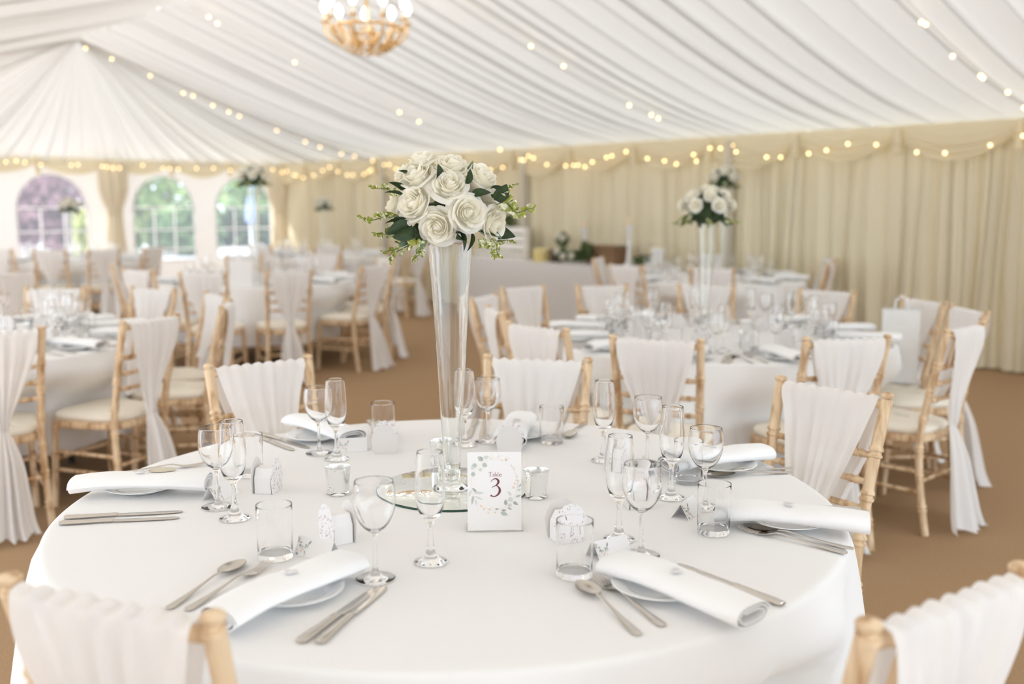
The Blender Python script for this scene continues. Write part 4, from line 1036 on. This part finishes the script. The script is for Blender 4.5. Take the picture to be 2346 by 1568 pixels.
# stepped white display
s_c = an(1165, 8.56)
t = thing('stepped_stand', 'white stepped display stand on the left of the gift table', 'display stand', W(8.58, s_c, GZ), math.radians(41.5))
WHT = pbr('white_painted_wood', (.88, .84, .80), .6)
tr_ = G()
for i in range(4):
    Ln = .98 - .11 * i
    obj('step', G().box((-.14 + .095 * i, .09 * i * .55, .05 + .1 * i), (.09, Ln, .10 + .0001) if i == 0 else (.09, Ln, .10)), WHT, t, smooth=False)
    fg = foliage([((-.19 + .095 * i, y, .012 + .1 * i), (.012, .05, .012)) for y in [(-.5 + k_ / 9) * (Ln - .1) + .05 * i for k_ in range(10)]], 260, .022, 40 + i)
    obj('greenery_trim', fg, pbr('dusty_green_trim', (.22, .26, .12), .8, noise=((.75, .66, .38), (30, 30, 30), .5, .6)), t, smooth=False)
def lump(name, px, n, label, cat, build, z=GZ):
    t = thing(name, label, cat, W(n, an(px, n), z), math.radians(41.5)); build(t); return t
lump('round_gift_box', 1240, 8.42, 'pale yellow round box on the gift table', 'box', lambda t: (obj('box', G().lathe(smoothprof([(0, 0), (.085, 0), (.095, .01), (.10, .11), (.10, .125)], 2) + [(0, .125)], 28), pbr('pale_yellow_card', (.80, .66, .28), .7), t), obj('lid', G().lathe([(0, .165), (.08, .16), (.104, .145), (.105, .12), (.1005, .12)], 28), pbr('yellow_lid', (.84, .72, .36), .7), t)))
BARKL = pbr('dark_log_bark', (.07, .045, .03), .9, noise=((.14, .09, .055), (20, 20, 20), .3, .7))
def log(t):
    obj('bark', G().lathe([(.075, 0), (.08, .02), (.078, .10), (.082, .15), (.078, .16)], 20), BARKL, t); obj('cut_face', G().lathe([(0, .161), (.078, .16)], 20), pbr('cut_wood', (.45, .30, .17), .8), t)
lump('log_stump', 1275, 8.50, 'dark log stump among greenery on the gift table', 'log', log)
WICK = pbr('brown_wicker', (.16, .085, .04), .8, noise=((.36, .22, .12), (60, 60, 60), .35, .65), bump=(90, 1))
def hamper(t):
    g = G(); 
    for i in range(8):
        z = .012 + i * .024; g.tube([(x, y, z) for x, y in ((-.13, -.22), (.13, -.22), (.13, .22), (-.13, .22), (-.13, -.22))], .0135, 6)
    g.box((0, 0, .1), (.25, .43, .19)); obj('basket', g, WICK, t)
    obj('lid', G().grid(lambda u, v: (-.14 + .28 * u, -.23 + .46 * v, .20 + .025 * math.sin(PI * u)), 8, 8), WICK, t)
lump('wicker_hamper', 1396, 8.64, 'brown wicker hamper between the two candlesticks on the gift table', 'basket', hamper)
def greens(seed, n, blobs, flowers):
    def f(t):
        obj('foliage', foliage(blobs, n, .06, seed), pbr('gift_table_leaves', (.035, .075, .02), .6, noise=((.16, .2, .07), (20, 20, 20), .4, .6)), t, smooth=False)
        for (x, y, z) in flowers: part('rose', ROSEL[0], t, (x, y, z), orient((-1, 0, .6)), 1.1)
    return f
lump('greenery_garland', 1312, 8.40, 'dark leafy garland with cream roses beside the log stump', 'greenery', greens(51, 500, [((0, -.1, .08), (.06, .16, .09)), ((0, .15, .10), (.06, .14, .10)), ((.02, -.22, .17), (.05, .10, .10))], [(-.05, -.05, .09), (-.05, .1, .08), (-.05, .2, .14)]))
lump('greenery_bunch', 1476, 8.62, 'small leafy bunch right of the taller candlestick on the gift table', 'greenery', greens(52, 220, [((0, 0, .06), (.05, .13, .06))], []))
lump('flower_bunch', 1290, 8.70, 'pale flower bunch at the right end of the stepped stand', 'flowers', greens(53, 220, [((0, 0, .26), (.05, .10, .09)), ((0, 0, .08), (.02, .02, .09))], [(-.04, .04, .31), (-.04, -.05, .28)]))
lump('leaf_sprig', 1178, 8.84, 'green sprig behind the top left of the stepped stand', 'greenery', greens(54, 160, [((0, .1, .48), (.04, .10, .08)), ((0, .1, .2), (.015, .015, .24))], []))
def candlestick(h):
    def f(t):
        pr = [(0, 0), (.06, 0), (.062, .012), (.045, .03), (.028, .05), (.034, .08), (.028, .11), (.024, h * .45), (.034, h * .5), (.036, h * .54), (.024, h * .58), (.026, h * .8), (.04, h * .86), (.03, h * .9), (.05, h * .97), (.052, h)]
        obj('stand', G().lathe(smoothprof(pr, 2) + [(0, h)], 20), pbr('white_turned_wood', (.82, .80, .79), .6), t)
        obj('candle', G().lathe([(0, h + .0005), (.034, h + .0005), (.034, h + .085), (.02, h + .09), (0, h + .088)], 16), pbr('peach_candle', (.85, .68, .48), .5), t)
    return f
lump('candlestick', 1340, 8.70, 'left white candlestick with peach candle on the gift table', 'candlestick', candlestick(.42))
lump('candlestick', 1443, 8.62, 'right white candlestick with peach candle on the gift table', 'candlestick', candlestick(.46))
def frame(t):
    obj('frame', G().box((0, 0, .11), (.02, .17, .22)), WHT, t, smooth=False); obj('print', G().box((-.0115, 0, .11), (.002, .13, .18)), pbr('pale_print', (.74, .74, .75), .5), t, smooth=False)
lump('photo_frame', 1510, 8.52, 'white picture frame at the right end of the gift table', 'frame', frame)

# ------------------------------------------------------------------ chandelier
CHX = thing('chandelier', 'gold chandelier with lit candle bulbs and crystal beads under the roof', 'chandelier', (-1.113, 7.885, 2.6))
obj('chain', G().tube([(0, 0, .34), (0, 0, .88)], .008, 6), GOLD, CHX)
obj('stem', G().lathe(smoothprof([(.0, .02), (.02, .04), (.014, .1), (.03, .16), (.016, .22), (.012, .42), (0, .44)], 2), 14), GOLD, CHX)
obj('upper_ring', G().tube([(.26 * math.cos(q), .26 * math.sin(q), .20) for q in [2 * PI * i / 48 for i in range(49)]], .012, 8, False), GOLD, CHX)
obj('lower_ring', G().tube([(.15 * math.cos(q), .15 * math.sin(q), .06) for q in [2 * PI * i / 36 for i in range(37)]], .010, 8, False), GOLD, CHX)
for i in range(9):
    q = 2 * PI * i / 9 + .35; ca, sa = math.cos(q), math.sin(q)
    g = G().tube([(r_ * ca, r_ * sa, z) for r_, z in smoothprof([(.02, .10), (.12, .06), (.24, .09), (.315, .17), (.32, .24)], 4)], .009, 8)
    g.lathe([(0, .235), (.03, .24), (.034, .25), (.012, .252), (0, .253)], 12, (.32 * ca, .32 * sa, 0)); ar = obj('arm', g, GOLD, CHX)
    obj('candle_tube', G().lathe([(.011, .252), (.011, .315), (0, .316)], 10, (.32 * ca, .32 * sa, 0)), WAX, ar)
    obj('candle_bulb', G().lathe(smoothprof([(0, .316), (.014, .322), (.026, .348), (.023, .375), (.010, .402), (0, .412)], 2), 14, (.32 * ca, .32 * sa, 0)), BULBW, ar)
r = random.Random(77)
for i in range(26):
    q = 2 * PI * i / 26; g = G()
    for j in range(8):
        f = j / 7; rad = .27 - .13 * f ** 1.2 + .01 * math.sin(i); z = .19 - .16 * f - .02 * math.sin(PI * f)
        if i % 2: rad *= .72; z -= .015
        g.ball((rad * math.cos(q), rad * math.sin(q), z), r.uniform(.010, .018), 8, 6, (1, 1, 1.25))
    obj('crystal_strand', g, CRYST if i % 3 else GOLD, CHX)
for i in range(10):
    q = 2 * PI * i / 10 + .2; obj('crystal_drop', G().lathe([(0, -.02), (.012, .0), (.006, .02), (0, .03)], 8, (.10 * math.cos(q), .10 * math.sin(q), .02)), CRYST, CHX)

# ------------------------------------------------------------------ fairy lights
BULB = G().ball((0, 0, 0), .0135, 10, 8).mesh('light_bulb', BULBF)
def fairy(path, label, gaps, seed, lo=.16, hi=.55):
    r = random.Random(seed); t = thing('fairy_light_string', label, 'fairy lights', (0, 0, 0), 0, 'fairy lights')
    obj('wire', G().tube(path, .0025, 5), WIRE, t)
    L = [0]
    for a, b in zip(path, path[1:]): L.append(L[-1] + (b - a).length)
    d = r.uniform(.05, .2); n = 0
    while d < L[-1] and n < 98:
        for i in range(len(path) - 1):
            if L[i + 1] >= d:
                p = path[i].lerp(path[i + 1], (d - L[i]) / (L[i + 1] - L[i])); break
        o = bpy.data.objects.new('light_bulb', BULB); COL.objects.link(o); o.parent = t; o.location = p + Vector((r.uniform(-.02, .02), r.uniform(-.02, .02), -r.uniform(.015, .05)))
        d += r.uniform(lo, hi) if r.random() < .75 else r.uniform(.06, .12); n += 1
    return t
def rafter(s, off=.10):
    out = []
    for k in range(25):
        t = k / 24; n = RIDGE_N + (NR - .12 - RIDGE_N) * t; out.append(W(n, s, RIDGE_Z + (EAVE - RIDGE_Z) * t - .13 * math.sin(PI * t ** 1.35) - off))
    return out
fairy(rafter(S_A - .02, .08), 'fairy lights along the rafter from the fan of pleats to the corner', 0, 1, .12, .6)
fairy(rafter(S_A - BAY), 'fairy lights along the rafter left of the chandelier', 0, 2, .3, 1.4)
fairy(rafter(S_A - 2 * BAY), 'fairy lights along the rafter right of the chandelier', 0, 3, .25, 1.3)
fairy(rafter(S_A - 3 * BAY), 'fairy lights along the rafter at the upper right picture corner', 0, 4, .2, .8)
fairy([W(NL + (NR - .2 - NL) * i / 80, S_END - .37, 2.13 - .07 * abs(math.sin(i * .41))) for i in range(81)], 'fairy lights along the swags above the arched windows', 0, 5, .1, .42)
sw = (S_END - S_NEAR) / 19
fairy([W(NR - .27, S_END - .45 - i * .06, EAVE - .09 - .15 * abs(math.sin(PI * (i * .06) / (sw * 1.5)))) for i in range(int(9.3 / .06))], 'fairy lights along the wall swags from corner to gift table', 0, 6, .08, .36)
fairy([W(NR - .27, S_END - 9.5 - i * .06, EAVE - .09 - .15 * abs(math.sin(PI * (i * .06 + 9.3) / (sw * 1.5)))) for i in range(int(8 / .06))], 'fairy lights along the wall swags at the right', 0, 7, .12, .42)
